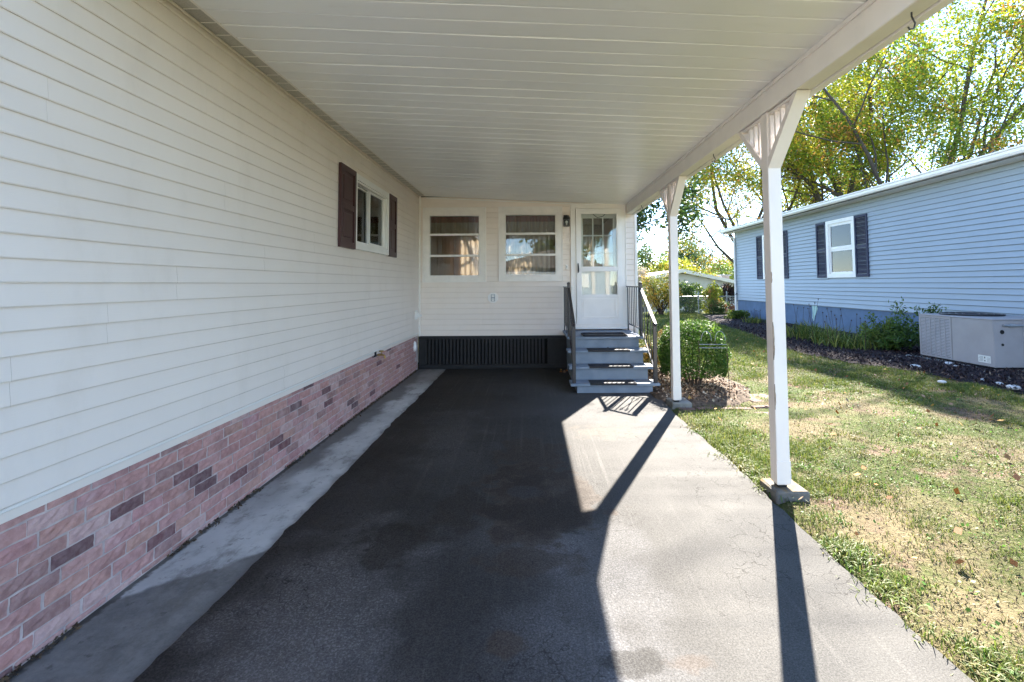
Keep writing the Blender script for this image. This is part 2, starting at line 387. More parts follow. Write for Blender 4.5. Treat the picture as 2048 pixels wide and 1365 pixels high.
class MB:
    def __init__(s): s.v = []; s.f = []
    def add(s, vs, fs):
        k = len(s.v); s.v += [tuple(map(float, v)) for v in vs]; s.f += [tuple(i + k for i in f) for f in fs]; return s
    def box(s, x0, x1, y0, y1, z0, z1, c=0.0):
        x0, x1 = min(x0, x1), max(x0, x1); y0, y1 = min(y0, y1), max(y0, y1); z0, z1 = min(z0, z1), max(z0, z1)
        if c <= 0:
            vs = [(x, y, z) for x in (x0, x1) for y in (y0, y1) for z in (z0, z1)]
            return s.add(vs, [(0, 1, 3, 2), (4, 6, 7, 5), (0, 4, 5, 1), (2, 3, 7, 6), (0, 2, 6, 4), (1, 5, 7, 3)])
        c = min(c, (x1 - x0) * .4, (y1 - y0) * .4, (z1 - z0) * .4)
        vs = []; idx = {}
        for ix, x in enumerate((x0, x1)):
            for iy, y in enumerate((y0, y1)):
                for iz, z in enumerate((z0, z1)):
                    sx, sy, sz = (1, -1)[ix] * c, (1, -1)[iy] * c, (1, -1)[iz] * c
                    for a, p in enumerate(((x, y + sy, z + sz), (x + sx, y, z + sz), (x + sx, y + sy, z))):
                        idx[(ix, iy, iz, a)] = len(vs); vs.append(p)
        I = idx; fs = []
        for i in (0, 1):
            fs.append((I[i, 0, 0, 0], I[i, 0, 1, 0], I[i, 1, 1, 0], I[i, 1, 0, 0]))
            fs.append((I[0, i, 0, 1], I[1, i, 0, 1], I[1, i, 1, 1], I[0, i, 1, 1]))
            fs.append((I[0, 0, i, 2], I[0, 1, i, 2], I[1, 1, i, 2], I[1, 0, i, 2]))
        for a in (0, 1):
            for b in (0, 1):
                fs.append((I[a, b, 0, 0], I[a, b, 0, 1], I[a, b, 1, 1], I[a, b, 1, 0]))
                fs.append((I[a, 0, b, 0], I[a, 0, b, 2], I[a, 1, b, 2], I[a, 1, b, 0]))
                fs.append((I[0, a, b, 1], I[0, a, b, 2], I[1, a, b, 2], I[1, a, b, 1]))
        for a in (0, 1):
            for b in (0, 1):
                for d in (0, 1): fs.append((I[a, b, d, 0], I[a, b, d, 1], I[a, b, d, 2]))
        return s.add(vs, fs)
    def tube(s, pts, r, n=8, cap=True):
        pts = [Vector(p) for p in pts]
        rs = r if isinstance(r, (list, tuple)) else [r] * len(pts)
        k = len(pts); vs = []; prev = None
        for i, p in enumerate(pts):
            d = (pts[min(i + 1, k - 1)] - pts[max(i - 1, 0)])
            if d.length < 1e-9: d = Vector((0, 0, 1))
            d.normalize()
            if prev is None: a = d.orthogonal().normalized()
            else:
                a = prev - d * prev.dot(d)
                a = a.normalized() if a.length > 1e-6 else d.orthogonal().normalized()
            prev = a; b = d.cross(a)
            for j in range(n):
                t = 2 * math.pi * j / n
                vs.append(p + (a * math.cos(t) + b * math.sin(t)) * rs[i])
        fs = [(i * n + j, i * n + (j + 1) % n, (i + 1) * n + (j + 1) % n, (i + 1) * n + j) for i in range(k - 1) for j in range(n)]
        if cap: fs += [tuple(range(n))[::-1], tuple((k - 1) * n + j for j in range(n))]
        return s.add(vs, fs)
    def bar(s, p, q, wx, wz, up=(0, 0, 1)):
        p, q = Vector(p), Vector(q); d = (q - p).normalized(); up = Vector(up)
        a = d.cross(up)
        a = a.normalized() if a.length > 1e-6 else Vector((1, 0, 0)); b = a.cross(d).normalized()
        vs = [e + a * sx * wx / 2 + b * sz * wz / 2 for e in (p, q) for sx, sz in ((-1, -1), (1, -1), (1, 1), (-1, 1))]
        return s.add(vs, [(0, 3, 2, 1), (4, 5, 6, 7)] + [(i, (i + 1) % 4, 4 + (i + 1) % 4, 4 + i) for i in range(4)])
    def prism(s, prof, axis, a, b):
        """prof: 2D points; axis 'x' -> (y,z), 'y' -> (x,z), 'z' -> (x,y)"""
        mk = {'x': lambda u, v, t: (t, u, v), 'y': lambda u, v, t: (u, t, v), 'z': lambda u, v, t: (u, v, t)}[axis]
        n = len(prof)
        vs = [mk(u, v, a) for u, v in prof] + [mk(u, v, b) for u, v in prof]
        return s.add(vs, [tuple(range(n))[::-1], tuple(range(n, 2 * n))] + [(i, (i + 1) % n, n + (i + 1) % n, n + i) for i in range(n)])
    def ball(s, c, r, sub=2, squash=(1, 1, 1), wob=0, seed=0):
        import bmesh
        bm = bmesh.new(); bmesh.ops.create_icosphere(bm, subdivisions=sub, radius=1)
        rr = random.Random(seed); ph = [rr.uniform(0, 6) for _ in range(6)]
        vs = []
        for v in bm.verts:
            k = r * (1 + wob * (math.sin(v.co.x * 3 + ph[0]) + math.sin(v.co.y * 4 + ph[1]) + math.sin(v.co.z * 3 + ph[2])) / 3)
            vs.append((c[0] + v.co.x * k * squash[0], c[1] + v.co.y * k * squash[1], c[2] + v.co.z * k * squash[2]))
        fs = [tuple(v.index for v in f.verts) for f in bm.faces]; bm.free()
        return s.add(vs, fs)
    def mesh(s, name, mat=None, off=Vector((0, 0, 0)), smooth=False):
        me = bpy.data.meshes.new(name)
        me.from_pydata([(v[0] - off[0], v[1] - off[1], v[2] - off[2]) for v in s.v], [], s.f)
        import bmesh
        bm = bmesh.new(); bm.from_mesh(me); bmesh.ops.recalc_face_normals(bm, faces=bm.faces); bm.to_mesh(me); bm.free()
        if mat: me.materials.append(mat)
        if smooth:
            for p in me.polygons: p.use_smooth = True
        return me
    def build(s, name, mat, parent=None, smooth=False, kind=None, label=None, cat=None, group=None):
        o = link(name, s.mesh(name, mat, wl(parent), smooth), parent)
        return tag(o, label, cat, group, kind)

def np_mesh(name, V, F, mat, tint=None, parent=None, smooth=False):
    """V (n,3), F (m,k) same k"""
    V = np.asarray(V, np.float32) - np.array(wl(parent), np.float32); F = np.asarray(F, np.int32); k = F.shape[1]
    me = bpy.data.meshes.new(name)
    me.vertices.add(len(V)); me.vertices.foreach_set('co', V.ravel())
    me.loops.add(F.size); me.loops.foreach_set('vertex_index', F.ravel())
    me.polygons.add(len(F)); me.polygons.foreach_set('loop_start', np.arange(0, F.size, k, dtype=np.int32))
    me.polygons.foreach_set('loop_total', np.full(len(F), k, np.int32))
    if tint is not None:
        a = me.color_attributes.new('tint', 'FLOAT_COLOR', 'POINT')
        c = np.ones((len(V), 4), np.float32); c[:, :3] = tint
        a.data.foreach_set('color', c.ravel())
    me.update(calc_edges=True); me.validate()
    me.materials.append(mat)
    if smooth: me.polygons.foreach_set('use_smooth', np.ones(len(F), bool))
    return link(name, me, parent)

def vnoise(x, y, seed=0):
    """value noise in numpy"""
    xi = np.floor(x).astype(np.int64); yi = np.floor(y).astype(np.int64); xf = x - xi; yf = y - yi
    def h(a, b):
        n = (a * 374761393 + b * 668265263 + seed * 974634777) & 0x7fffffff
        n = ((n ^ (n >> 13)) * 1274126177) & 0x7fffffff
        return (n & 0xffff) / 65535.0
    u = xf * xf * (3 - 2 * xf); v = yf * yf * (3 - 2 * yf)
    return (h(xi, yi) * (1 - u) + h(xi + 1, yi) * u) * (1 - v) + (h(xi, yi + 1) * (1 - u) + h(xi + 1, yi + 1) * u) * v
def fbm(x, y, seed=0, o=3):
    r = 0; a = .5; t = 0
    for i in range(o): r = r + a * vnoise(x * 2 ** i, y * 2 ** i, seed + i); t += a; a *= .5
    return r / t

def holed_wall(name, mat, parent, axis, pos, thick, u0, u1, z0, z1, holes):
    """one connected slab with openings; axis 'x': plane x=pos, u=y ; axis 'y': plane y=pos, u=x"""
    us = sorted({u0, u1, *[h for q in holes for h in q[:2]]}); zs = sorted({z0, z1, *[h for q in holes for h in q[2:]]})
    us = [a for a in us if u0 <= a <= u1]; zs = [a for a in zs if z0 <= a <= z1]
    solid = {}
    for i in range(len(us) - 1):
        for j in range(len(zs) - 1):
            cu = (us[i] + us[i + 1]) / 2; cz = (zs[j] + zs[j + 1]) / 2
            solid[i, j] = not any(h[0] < cu < h[1] and h[2] < cz < h[3] for h in holes)
    m = MB(); vid = {}
    def V(i, j, k):
        if (i, j, k) not in vid:
            p = pos + (thick if k else 0)
            vid[i, j, k] = len(m.v); m.v.append((p, us[i], zs[j]) if axis == 'x' else (us[i], p, zs[j]))
        return vid[i, j, k]
    for (i, j), sld in solid.items():
        if not sld: continue
        for k in (0, 1): m.f.append((V(i, j, k), V(i + 1, j, k), V(i + 1, j + 1, k), V(i, j + 1, k)))
        for di, dj, a, b in ((-1, 0, (i, j), (i, j + 1)), (1, 0, (i + 1, j), (i + 1, j + 1)), (0, -1, (i, j), (i + 1, j)), (0, 1, (i, j + 1), (i + 1, j + 1))):
            if not solid.get((i + di, j + dj), False): m.f.append((V(*a, 0), V(*b, 0), V(*b, 1), V(*a, 1)))
    return m.build(name, mat, parent)

def lap(m, axis, face, out, u0, u1, z, h, deep=False):
    """one clapboard lap: face = wall plane, out = +1/-1 outward along the other axis"""
    b, tp = .0125 * out, .003 * out
    prof = [(face, z - .004), (face + b * .8, z - .004), (face + b, z + .002), (face + b * .93, z + .012), (face + tp, z + h - .003), (face, z + h - .003)]
    if deep: prof = [(face, z + .006), (face + .004 * out, z + .005), (face + .026 * out, z + .013), (face + .027 * out, z + .018), (face + .024 * out, z + .03), (face + .003 * out, z + h + .004), (face, z + h + .004)]
    if axis == 'y': m.prism(prof, 'y', u0, u1)
    else: m.prism(prof, 'x', u0, u1)
def boards(parent, mat, axis, face, out, u0, u1, z0, pitch, n, holes, seams, name='siding_board', ztop=None, deep=False):
    for i in range(n):
        z = z0 + i * pitch; h = pitch if ztop is None else min(pitch, ztop - z)
        if h < .02: continue
        segs = [(u0, u1)]
        for hu0, hu1, hz0, hz1 in holes:
            if hz0 < z + h * .5 < hz1:
                ns = []
                for a, b in segs:
                    if hu1 <= a or hu0 >= b: ns.append((a, b)); continue
                    if hu0 - a > .01: ns.append((a, hu0))
                    if b - hu1 > .01: ns.append((hu1, b))
                segs = ns
        for sm in seams(i):
            ns = []
            for a, b in segs:
                if a + .1 < sm < b - .1: ns += [(a, sm - .0006), (sm + .0006, b)]
                else: ns.append((a, b))
            segs = ns
        for a, b in segs:
            m = MB(); lap(m, axis, face, out, a, b, z, h, deep); m.build(name, mat, parent)

def frame(m, axis, p0, p1, u0, u1, z0, z1, w, c=.004, wt=None, wb=None):
    """rectangular picture-frame of four butted members between planes p0..p1"""
    wt = wt or w; wb = wb or w
    def bx(a, b, c0, c1):
        if axis == 'y': m.box(a, b, p0, p1, c0, c1, c)
        else: m.box(p0, p1, a, b, c0, c1, c)
    bx(u0, u0 + w, z0, z1); bx(u1 - w, u1, z0, z1); bx(u0 + w, u1 - w, z1 - wt, z1); bx(u0 + w, u1 - w, z0, z0 + wb)
def ring(name, mat, parent, axis, p0, p1, u0, u1, z0, z1, w, wt=None, wb=None):
    """mitred frame as one connected mesh"""
    wt = wt or w; wb = wb or w
    O = [(u0, z0), (u1, z0), (u1, z1), (u0, z1)]; I = [(u0 + w, z0 + wb), (u1 - w, z0 + wb), (u1 - w, z1 - wt), (u0 + w, z1 - wt)]
    m = MB()
    mk = (lambda u, z, p: (u, p, z)) if axis == 'y' else (lambda u, z, p: (p, u, z))
    vs = [mk(*q, p0) for q in O] + [mk(*q, p0) for q in I] + [mk(*q, p1) for q in O] + [mk(*q, p1) for q in I]
    fs = []
    for i in range(4):
        j = (i + 1) % 4
        fs += [(i, j, 4 + j, 4 + i), (8 + i, 8 + j, 12 + j, 12 + i), (i, j, 8 + j, 8 + i), (4 + i, 4 + j, 12 + j, 12 + i)]
    m.add(vs, fs); return m.build(name, mat, parent)
def bx(name, mat, parent, *a, c=.003, **k): return MB().box(*a, c).build(name, mat, parent, **k)

# ================================================================== GROUND
def gz(x, y):
    x = np.asarray(x, float); y = np.asarray(y, float)
    s = np.clip((x - 1.62) / .12, 0, 1)
    b = -.016 + .03 * (fbm(x * .8, y * .8, 3, 3) - .5) + .018 * (fbm(x * 5, y * 5, 9, 2) - .5)
    z = s * b + (1 - s) * -.06
    t = np.clip((y - 25.0) / 6, 0, 1); t = t * t * (3 - 2 * t)
    z = z - 1.7 * t
    t2 = np.clip((y - 50) / 220, 0, 1)
    return z + 9 * t2 * t2
xs = np.unique(np.concatenate([np.linspace(-400, -12, 14), np.linspace(-12, 1.4, 12), np.arange(1.5, 10.2, .09), np.linspace(10.4, 30, 24), np.linspace(34, 420, 14)]))
ys = np.unique(np.concatenate([np.linspace(-300, -10, 12), np.linspace(-9, .6, 12), np.arange(.8, 16, .09), np.linspace(16.2, 33, 60), np.linspace(35, 110, 26), np.linspace(120, 700, 14)]))
gx, gy = np.meshgrid(xs, ys)
V = np.stack([gx.ravel(), gy.ravel(), gz(gx, gy).ravel()], 1)
ii = np.arange(len(ys) - 1)[:, None] * len(xs) + np.arange(len(xs) - 1)[None, :]
F = np.stack([ii, ii + 1, ii + len(xs) + 1, ii + len(xs)], -1).reshape(-1, 4)
tag(np_mesh('lawn_ground', V, F, M['lawn'], smooth=True), kind='structure')

def edge_x(y): return 1.655 + .05 * (fbm(np.asarray(y) * 1.3 + 5, np.asarray(y) * 0 + 3, 21, 3) - .5) + .03 * (fbm(np.asarray(y) * 9, np.asarray(y) * 0, 22, 2) - .5)
yy = np.concatenate([np.linspace(-14, 0, 15), np.arange(.06, 8.60, .045)])
ex = edge_x(yy)
n = len(yy)
lx = -1.512 + .022 * (fbm(yy * 1.1, yy * 0 + 4, 61, 3) - .5) + .035 * (fbm(yy * 8, yy * 0, 62, 2) - .5)
cols = [lx - .006, lx, np.full(n, .2), ex, ex + .015]
zs_ = [-.01, .004, .002, 0, -.07]
V = np.concatenate([np.stack([c, yy, np.full(n, z)], 1) for c, z in zip(cols, zs_)])
F = np.concatenate([np.stack([k * n + np.arange(n - 1), (k + 1) * n + np.arange(n - 1), (k + 1) * n + np.arange(1, n), k * n + np.arange(1, n)], 1) for k in range(4)])
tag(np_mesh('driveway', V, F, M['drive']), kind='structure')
bx('concrete_strip', M['strip'], None, -2.06, -1.42, -14, 8.56, -.08, -.002, c=.001, kind='structure')

# mulch bed along the blue house, soil bed by the steps
MB_Y = np.array([2.0, 4.5, 6.45, 8.1, 9.0, 10.3, 13.6, 16.3, 19.5, 22.4]); MB_X = np.array([7.2, 6.8, 6.55, 6.35, 5.98, 5.75, 6.4, 6.8, 7.3, 8.0])
def bed_x(y): return np.interp(y, MB_Y, MB_X) + .22 * (fbm(np.asarray(y) * 1.7, np.asarray(y) * 0 + 1, 31, 3) - .5)
yb = np.arange(2.0, 22.4, .12); n = len(yb); k = 14
V = []; 
for j in range(k + 1):
    t = j / k
    x = bed_x(yb) * (1 - t) + 9.3 * t
    z = gz(x, yb) + .012 + .05 * np.minimum(1, t * 4) + .03 * (fbm(x * 4, yb * 4, 33, 2) - .5)
    V.append(np.stack([x, yb, z], 1))
V = np.concatenate(V)
F = np.concatenate([np.stack([j * n + np.arange(n - 1), (j + 1) * n + np.arange(n - 1), (j + 1) * n + np.arange(1, n), j * n + np.arange(1, n)], 1) for j in range(k)])
tag(np_mesh('mulch_bed', V, F, M['mulch_base'], smooth=True), kind='structure')
def bed_z(x, y): return gz(x, y) + .012 + .05
# soil bed
def soil_in(x, y): return ((x - 2.2) / .95) ** 2 + ((y - 7.3) / 1.42) ** 2 < 1.0 + .15 * (fbm(x * 4, y * 4, 77, 2) - .5)
t = np.linspace(0, 2 * np.pi, 64, endpoint=False)
V = [[2.2, 7.3, .03]]; F = []
for j, rr in enumerate((.35, .7, .92, 1.03)):
    x = np.maximum(2.2 + .95 * rr * np.cos(t), 1.62); y = np.minimum(7.3 + 1.42 * rr * np.sin(t), 8.9)
    V += [[a, b, (.03 if rr < .9 else (.015 if rr < 1 else -.05)) + .015 * math.sin(a * 9 + b * 7)] for a, b in zip(x, y)]
F = [(0, 1 + i, 1 + (i + 1) % 64) for i in range(64)]
m = MB(); m.v = [tuple(v) for v in V]; m.f = F + [(1 + j * 64 + i, 1 + j * 64 + (i + 1) % 64, 1 + (j + 1) * 64 + (i + 1) % 64, 1 + (j + 1) * 64 + i) for j in range(3) for i in range(64)]
m.build('soil_bed', M['bedsoil'], kind='structure', smooth=True)

# ================================================================== OWN HOUSE
XW, YB = -2.02, 8.55
H = thing('white_house', 'cream vinyl sided house with pink brick base and maroon shuttered window', 'house', (-2.02, 8.55, 0))
P0 = .0955
WIN = (5.36, 6.63, 1.915, 2.785)
holed_wall('wall_sheathing', M['siding'], H, 'x', XW - .002, -.12, -2.5, YB + .3, .60, 3.12, [(WIN[0] + .04, WIN[1] - .04, WIN[2] + .04, WIN[3] - .04)])
seamd = {2: [1.853, 6.9], 3: [2.265, 5.9], 4: [2.70], 5: [3.58, 7.3], 6: [4.4], 7: [3.1], 8: [1.945, 5.1], 9: [4.2], 10: [2.9, 6.2], 11: [4.9], 12: [3.4], 0: [3.9], 1: [1.7, 5.3]}
boards(H, M['siding'], 'y', XW, 1, -2.5, YB - .028, .662, P0, 26, [WIN], lambda i: seamd.get(i // 2, []), ztop=3.085)
bx('starter_strip', M['trim'], H, XW - .10, XW + .006, -2.5, YB, .640, .655)
# brick base: mortar backing, then every brick in its own right
bx('mortar_backing', M['mortar'], H, XW - .12, XW - .0115, -2.5, YB, 0.0, .638, c=0)
def brick_mesh(L, Hh, seed):
    r = np.random.default_rng(seed); nx, nz = 6, 3
    m = MB(); d = .0125
    for j in range(nz + 1):
        for i in range(nx + 1):
            e = i in (0, nx) or j in (0, nz)
            yy_ = -L / 2 + L * i / nx; z_ = -Hh / 2 + Hh * j / nz
            if not e: yy_ += r.uniform(-.008, .008); z_ += r.uniform(-.004, .004)
            else:
                if j in (0, nz): z_ += r.uniform(-.002, .002)
                if i in (0, nx): yy_ += r.uniform(-.002, .002)
            m.v.append((d * (.8 if e else 1) + (0 if e else r.uniform(-.003, .003)), yy_, z_))
    W_ = nx + 1
    m.f = [(j * W_ + i, j * W_ + i + 1, (j + 1) * W_ + i + 1, (j + 1) * W_ + i) for j in range(nz) for i in range(nx)]
    per = [i for i in range(W_)] + [j * W_ + nx for j in range(1, nz + 1)] + [nz * W_ + i for i in range(nx - 1, -1, -1)] + [j * W_ for j in range(nz - 1, 0, -1)]
    k0 = len(m.v); m.v += [(-.006, m.v[p][1], m.v[p][2]) for p in per]
    m.f += [(per[a], per[(a + 1) % len(per)], k0 + (a + 1) % len(per), k0 + a) for a in range(len(per))]
    return m
CRS = .0665; BL = .2036
bricks = []
for c in range(10):
    z0 = .632 - (c + 1) * CRS; zt = z0 + CRS
    zb = max(z0, 0.004)
    hh = zt - zb - .0085
    if hh < .012: continue
    y = -2.45 + (c % 2) * BL / 2 + .03 * math.sin(c * 2.1)
    while y + BL < YB - .01:
        bricks.append((y + BL / 2, (zb + zt) / 2, hh)); y += BL
variants = {}
def bcol(r):
    q = r.random()
    if q < .045: return (.12 + r.random() * .06, .068, .07)
    if q < .11: return (.34, .19, .17)
    if q < .205: return (.56, .36, .33)
    k = r.uniform(.90, 1.07); return (.50 * k, .262 * k * r.uniform(.94, 1.06), .228 * k * r.uniform(.93, 1.08))
bricks.sort(key=lambda b: b[0])
vis = [b for b in bricks if b[0] > 1.55]; hidden = [b for b in bricks if b[0] <= 1.55]
vis.sort(key=lambda b: b[0]); named, extra = vis[:298], vis[298:]
for i, (y, z, hh) in enumerate(named):
    key = (round(hh, 4), i % 7)
    if key not in variants: variants[key] = brick_mesh(BL - .0105, hh, hash(key) % 1000).mesh('brick', M['brick'])
    o = link('brick', variants[key], H); o.location = (XW - .019 - wl(H).x, y - wl(H).y + rnd.uniform(-.004, .004), z + rnd.uniform(-.0015, .0015))
    o.rotation_euler = (rnd.uniform(-.012, .012), 0, 0)
    o.color = (*bcol(rnd), 1)
m = MB()
for i, (y, z, hh) in enumerate(hidden + extra):
    b = brick_mesh(BL - .0105, hh, i % 9); m.add([(v[0] + XW - .019, v[1] + y, v[2] + z) for v in b.v], b.f)
o = m.build('further_brick', M['brick'], H, kind='stuff'); o.color = (.46, .25, .225, 1)

# soffit with its perforated panels, frieze trim, fascia
bx('frieze_trim', M['siding'], H, XW, XW + .016, -2.5, YB - .03, 3.088, 3.104)
y = -2.4
while y < YB - .05:
    y1 = min(y + .145, YB - .03)
    bx('soffit_panel', M['soffit'], H, XW + .002, -1.908, y + .0012, y1 - .0012, 3.106 + .001 * rnd.random(), 3.116, c=.002)
    bx('soffit_seam', M['trim'], H, XW + .018, -1.909, y1 - .004, y1 + .003, 3.1015, 3.106, c=.001); y += .145
bx('fascia', M['trim'], H, -1.906, -1.886, -2.5, YB - .03, 3.098, 3.19)
# roof over the left house and porch room (shades, closes the building)
m = MB(); m.prism([(-1.95, 3.12), (-1.95, 3.22), (-4.2, 3.9), (-6.5, 3.22), (-6.5, 3.12)], 'y', -2.7, 14.5); m.build('roof', M['shingle'], H)
bx('porch_roof', M['shingle'], H, -1.948, 1.95, YB + .12, 12.2, 3.13, 3.22)
bx('far_side_wall', M['siding'], H, -6.2, -2.2, 8.62, 14.2, 0, 3.1)
bx('front_gable_wall', M['siding_x'], H, -6.2, -2.145, -2.5, -2.4, 0, 3.1)

# slider window in the left wall
W = ring('window', M['white'], H, 'x', XW - .05, XW + .034, WIN[0], WIN[1], WIN[2], WIN[3], .05, .07, .07)
ring('window_stop', M['white'], W, 'x', XW - .045, XW + .020, WIN[0] + .052, WIN[1] - .064, WIN[2] + .072, WIN[3] - .072, .022)
ym = 5.985
ring('sash', M['white'], W, 'x', XW - .05, XW - .018, ym - .01, WIN[1] - .088, WIN[2] + .096, WIN[3] - .096, .024)
ring('sash', M['white'], W, 'x', XW - .085, XW - .056, WIN[0] + .075, ym + .02, WIN[2] + .096, WIN[3] - .096, .016)
bx('pane', M['glass'], W, XW - .038, XW - .034, ym + .014, WIN[1] - .112, WIN[2] + .12, WIN[3] - .12, c=0)
bx('pane', M['glass'], W, XW - .072, XW - .068, WIN[0] + .091, ym + .004, WIN[2] + .112, WIN[3] - .112, c=0)
bx('room_box', M['inner_dark'], W, XW - 1.2, XW - 1.15, 4.6, 7.4, 1.2, 3.1, c=0)
m = MB(); m.box(XW - 1.15, XW - .125, 4.6, 4.64, 1.2, 3.1); bx('curtain', M['curtain'], W, XW - .30, XW - .29, 5.40, 5.72, 1.95, 2.74, c=0)
m = MB(); m.box(XW - .064, XW - .060, 5.49, 5.62, 2.06, 2.24, .001); o = m.build('paper_tag', M['label'], W)
# shutters, each with two raised panels
for (a, b) in ((4.92, 5.352), (6.637, 6.995)):
    sh = ring('shutter', M['shutter'], H, 'x', XW + .014, XW + .042, a, b, 1.905, 2.79, .055, .06, .07)
    bx('shutter_back', M['shutter'], sh, XW + .013, XW + .026, a + .05, b - .05, 1.97, 2.735)
    bx('mid_rail', M['shutter'], sh, XW + .024, XW + .041, a + .055, b - .055, 2.32, 2.385)
    for z0, z1 in ((2.0, 2.30), (2.405, 2.71)):
        bx('raised_panel', M['shutter'], sh, XW + .026, XW + .038, a + .085, b - .085, z0 + .02, z1 - .02, c=.009)
# fittings on the left wall
d = bx('dryer_vent', M['white'], H, XW + .012, XW + .03, 8.20, 8.36, .905, 1.06)
m = MB(); m.prism([(XW + .03, .93), (XW + .12, .955), (XW + .105, .985), (XW + .03, 1.04)], 'y', 8.225, 8.335); m.build('vent_hood', M['white'], d)
m = MB(); m.ball((XW - .002, 8.28, .44), .075, 2, (.5, .85, 1.25)); m.build('white_cover_cap', M['white'], H, smooth=True)
sp = MB().tube([(XW - .01, 6.30, .585), (XW + .06, 6.30, .585), (XW + .085, 6.30, .57), (XW + .09, 6.30, .54)], .013, 8).build('hose_spigot', M['brass'], H)
m = MB(); m.tube([(XW + .045, 6.30, .585), (XW + .045, 6.30, .63)], .006, 6); m.tube([(XW + .045, 6.30, .628), (XW + .045, 6.30, .642)], .03, 10); m.build('spigot_handle', M['brass'], sp)
bx('pipe_hole', M['dark'], H, XW - .021, XW + .0005, 6.16, 6.24, .575, .638, c=.002)

# ---------------------------------------------------------------- porch wall (back wall)
W1 = (-1.947, -.808, 1.544, 2.893); W2 = (-.582, .571, 1.553, 2.901); DR = (.73, 1.70, .70, 2.94)
XR = 1.914
inset = lambda q, k: (q[0] + k, q[1] - k, q[2] + k, q[3] - k)
holed_wall('porch_wall_sheathing', M['siding_x'], H, 'y', YB + .002, .12, -2.0, XR - .01, .59, 3.09, [inset(W1, .08), inset(W2, .08), (DR[0] + .05, DR[1] - .05, .59, DR[3] - .05)])
sm2 = {0: [.1], 1: [-.9], 2: [], 3: [-.3], 4: [], 5: [.62], 7: [.64], 11: [-.7], 12: [.2]}
def ztop_at(x): return 3.108 - .0356 * (x + 1.934)
boards(H, M['siding_x'], 'x', YB, -1, -1.985, 1.864, .592, .0962, 25, [W1, W2, (DR[0], DR[1], .5, DR[3])], lambda i: sm2.get(i // 2, []), ztop=2.985)
bx('porch_top_board', M['siding_x'], H, -1.985, .6, YB - .008, YB, 2.985, 3.085, c=.002)
bx('inside_corner_trim', M['trim'], H, XW + .001, -1.986, YB - .033, YB - .002, .585, 3.105)
bx('outside_corner_trim', M['trim'], H, 1.866, XR, YB - .022, YB + .06, .585, 2.93)
# sloped cream cove where ceiling meets wall
m = MB(); a, b = -1.88, 1.72
za, zb_ = 3.0975 - .012, 2.925 - .012
m.add([(a, YB - .022, za - .022), (b, YB - .022, zb_ - .022), (b, YB - .022, zb_), (a, YB - .022, za), (a, YB - .001, za - .022), (b, YB - .001, zb_ - .022), (b, YB - .001, zb_), (a, YB - .001, za)], [(0, 1, 2, 3), (4, 5, 6, 7), (0, 1, 5, 4), (3, 2, 6, 7), (0, 3, 7, 4), (1, 2, 6, 5)])
m.build('cove_trim', M['trim'], H)
bx('porch_floor', M['inner_wall'], H, -1.98, 1.85, YB + .125, 12.0, .58, .66)
bx('porch_ceiling', M['inner_wall'], H, -1.98, 1.85, YB + .125, 12.0, 3.0, 3.05)
bx('porch_side_wall', M['siding'], H, XR - .10, XR - .002, YB + .125, 12.1, .585, 3.0)
bx('porch_inner_wall', M['inner_wall'], H, -1.99, -1.95, YB + .125, 12.0, .66, 3.0)
holed_wall('porch_far_wall', M['inner_wall'], H, 'y', 12.0, .1, -1.98, 1.9, .60, 3.05, [(-1.75, -.85, 1.5, 2.75), (-.55, .45, 1.5, 2.75), (.75, 1.65, 1.5, 2.75)])
for a, b in ((-1.78, -.82), (-.58, .48), (.72, 1.68)):
    xs_ = np.linspace(a, b, 41); m = MB()
    for z in (1.47, 2.76): m.v += [(x, 11.93 + .03 * math.sin((x - a) * 48), z) for x in xs_]
    m.f = [(i, i + 1, 42 + i, 41 + i) for i in range(40)]; m.build('curtain', M['curtain'], H)

def porch_window(q):
    x0, x1, z0, z1 = q
    f = ring('window', M['sash'], H, 'y', YB - .030, YB + .10, x0 + .012, x1 - .012, z0 + .012, z1 - .012, .105, .125, .10)
    ring('casing_edge', M['trim'], f, 'y', YB - .040, YB - .004, x0, x1, z0, z1, .0115)
    ring('inner_stop', M['sash'], f, 'y', YB - .022, YB + .06, x0 + .118, x1 - .118, z0 + .1135, z1 - .1385, .012)
    bx('drip_cap', M['sash'], f, x0 + .05, x1 - .05, YB - .040, YB - .0305, z1 - .103, z1 - .092, c=.002)
    g0, g1 = x0 + .131, x1 - .131; zz = (z0 + .126, z0 + .478, z0 + .860, z1 - .151)
    for k in (1, 2): bx('meeting_rail', M['trim'], f, g0 - .012, g1 + .012, YB - .024, YB + .02, zz[k] - .019, zz[k] + .019, c=.004)
    for k in range(3): bx('pane', M['glass'], f, g0, g1, YB + .003 + .004 * k, YB + .006 + .004 * k, zz[k] + (.019 if k else 0), zz[k + 1] - (.019 if k < 2 else 0), c=0)
    # gathered valance inside
    xs_ = np.linspace(x0 + .1, x1 - .1, 61)
    m = MB()
    for z, am in ((z1 - .12, .012), (z1 - .24, .03)): m.v += [(x, YB + .22 + am * math.sin(x * 62), z) for x in xs_]
    m.f = [(i, i + 1, 62 + i, 61 + i) for i in range(60)]; m.build('valance_header', M['valance'], f)
    m = MB()
    for z, am in ((z1 - .241, .03), (z1 - .47, .035)): m.v += [(x, YB + .22 + am * math.sin(x * 62), z - (.02 * abs(math.sin(x * 9)) if am > .03 else 0)) for x in xs_]
    m.f = [(i, i + 1, 62 + i, 61 + i) for i in range(60)]; m.build('valance', M['curtain'], f)
    return f
f1 = porch_window(W1); f2 = porch_window(W2)

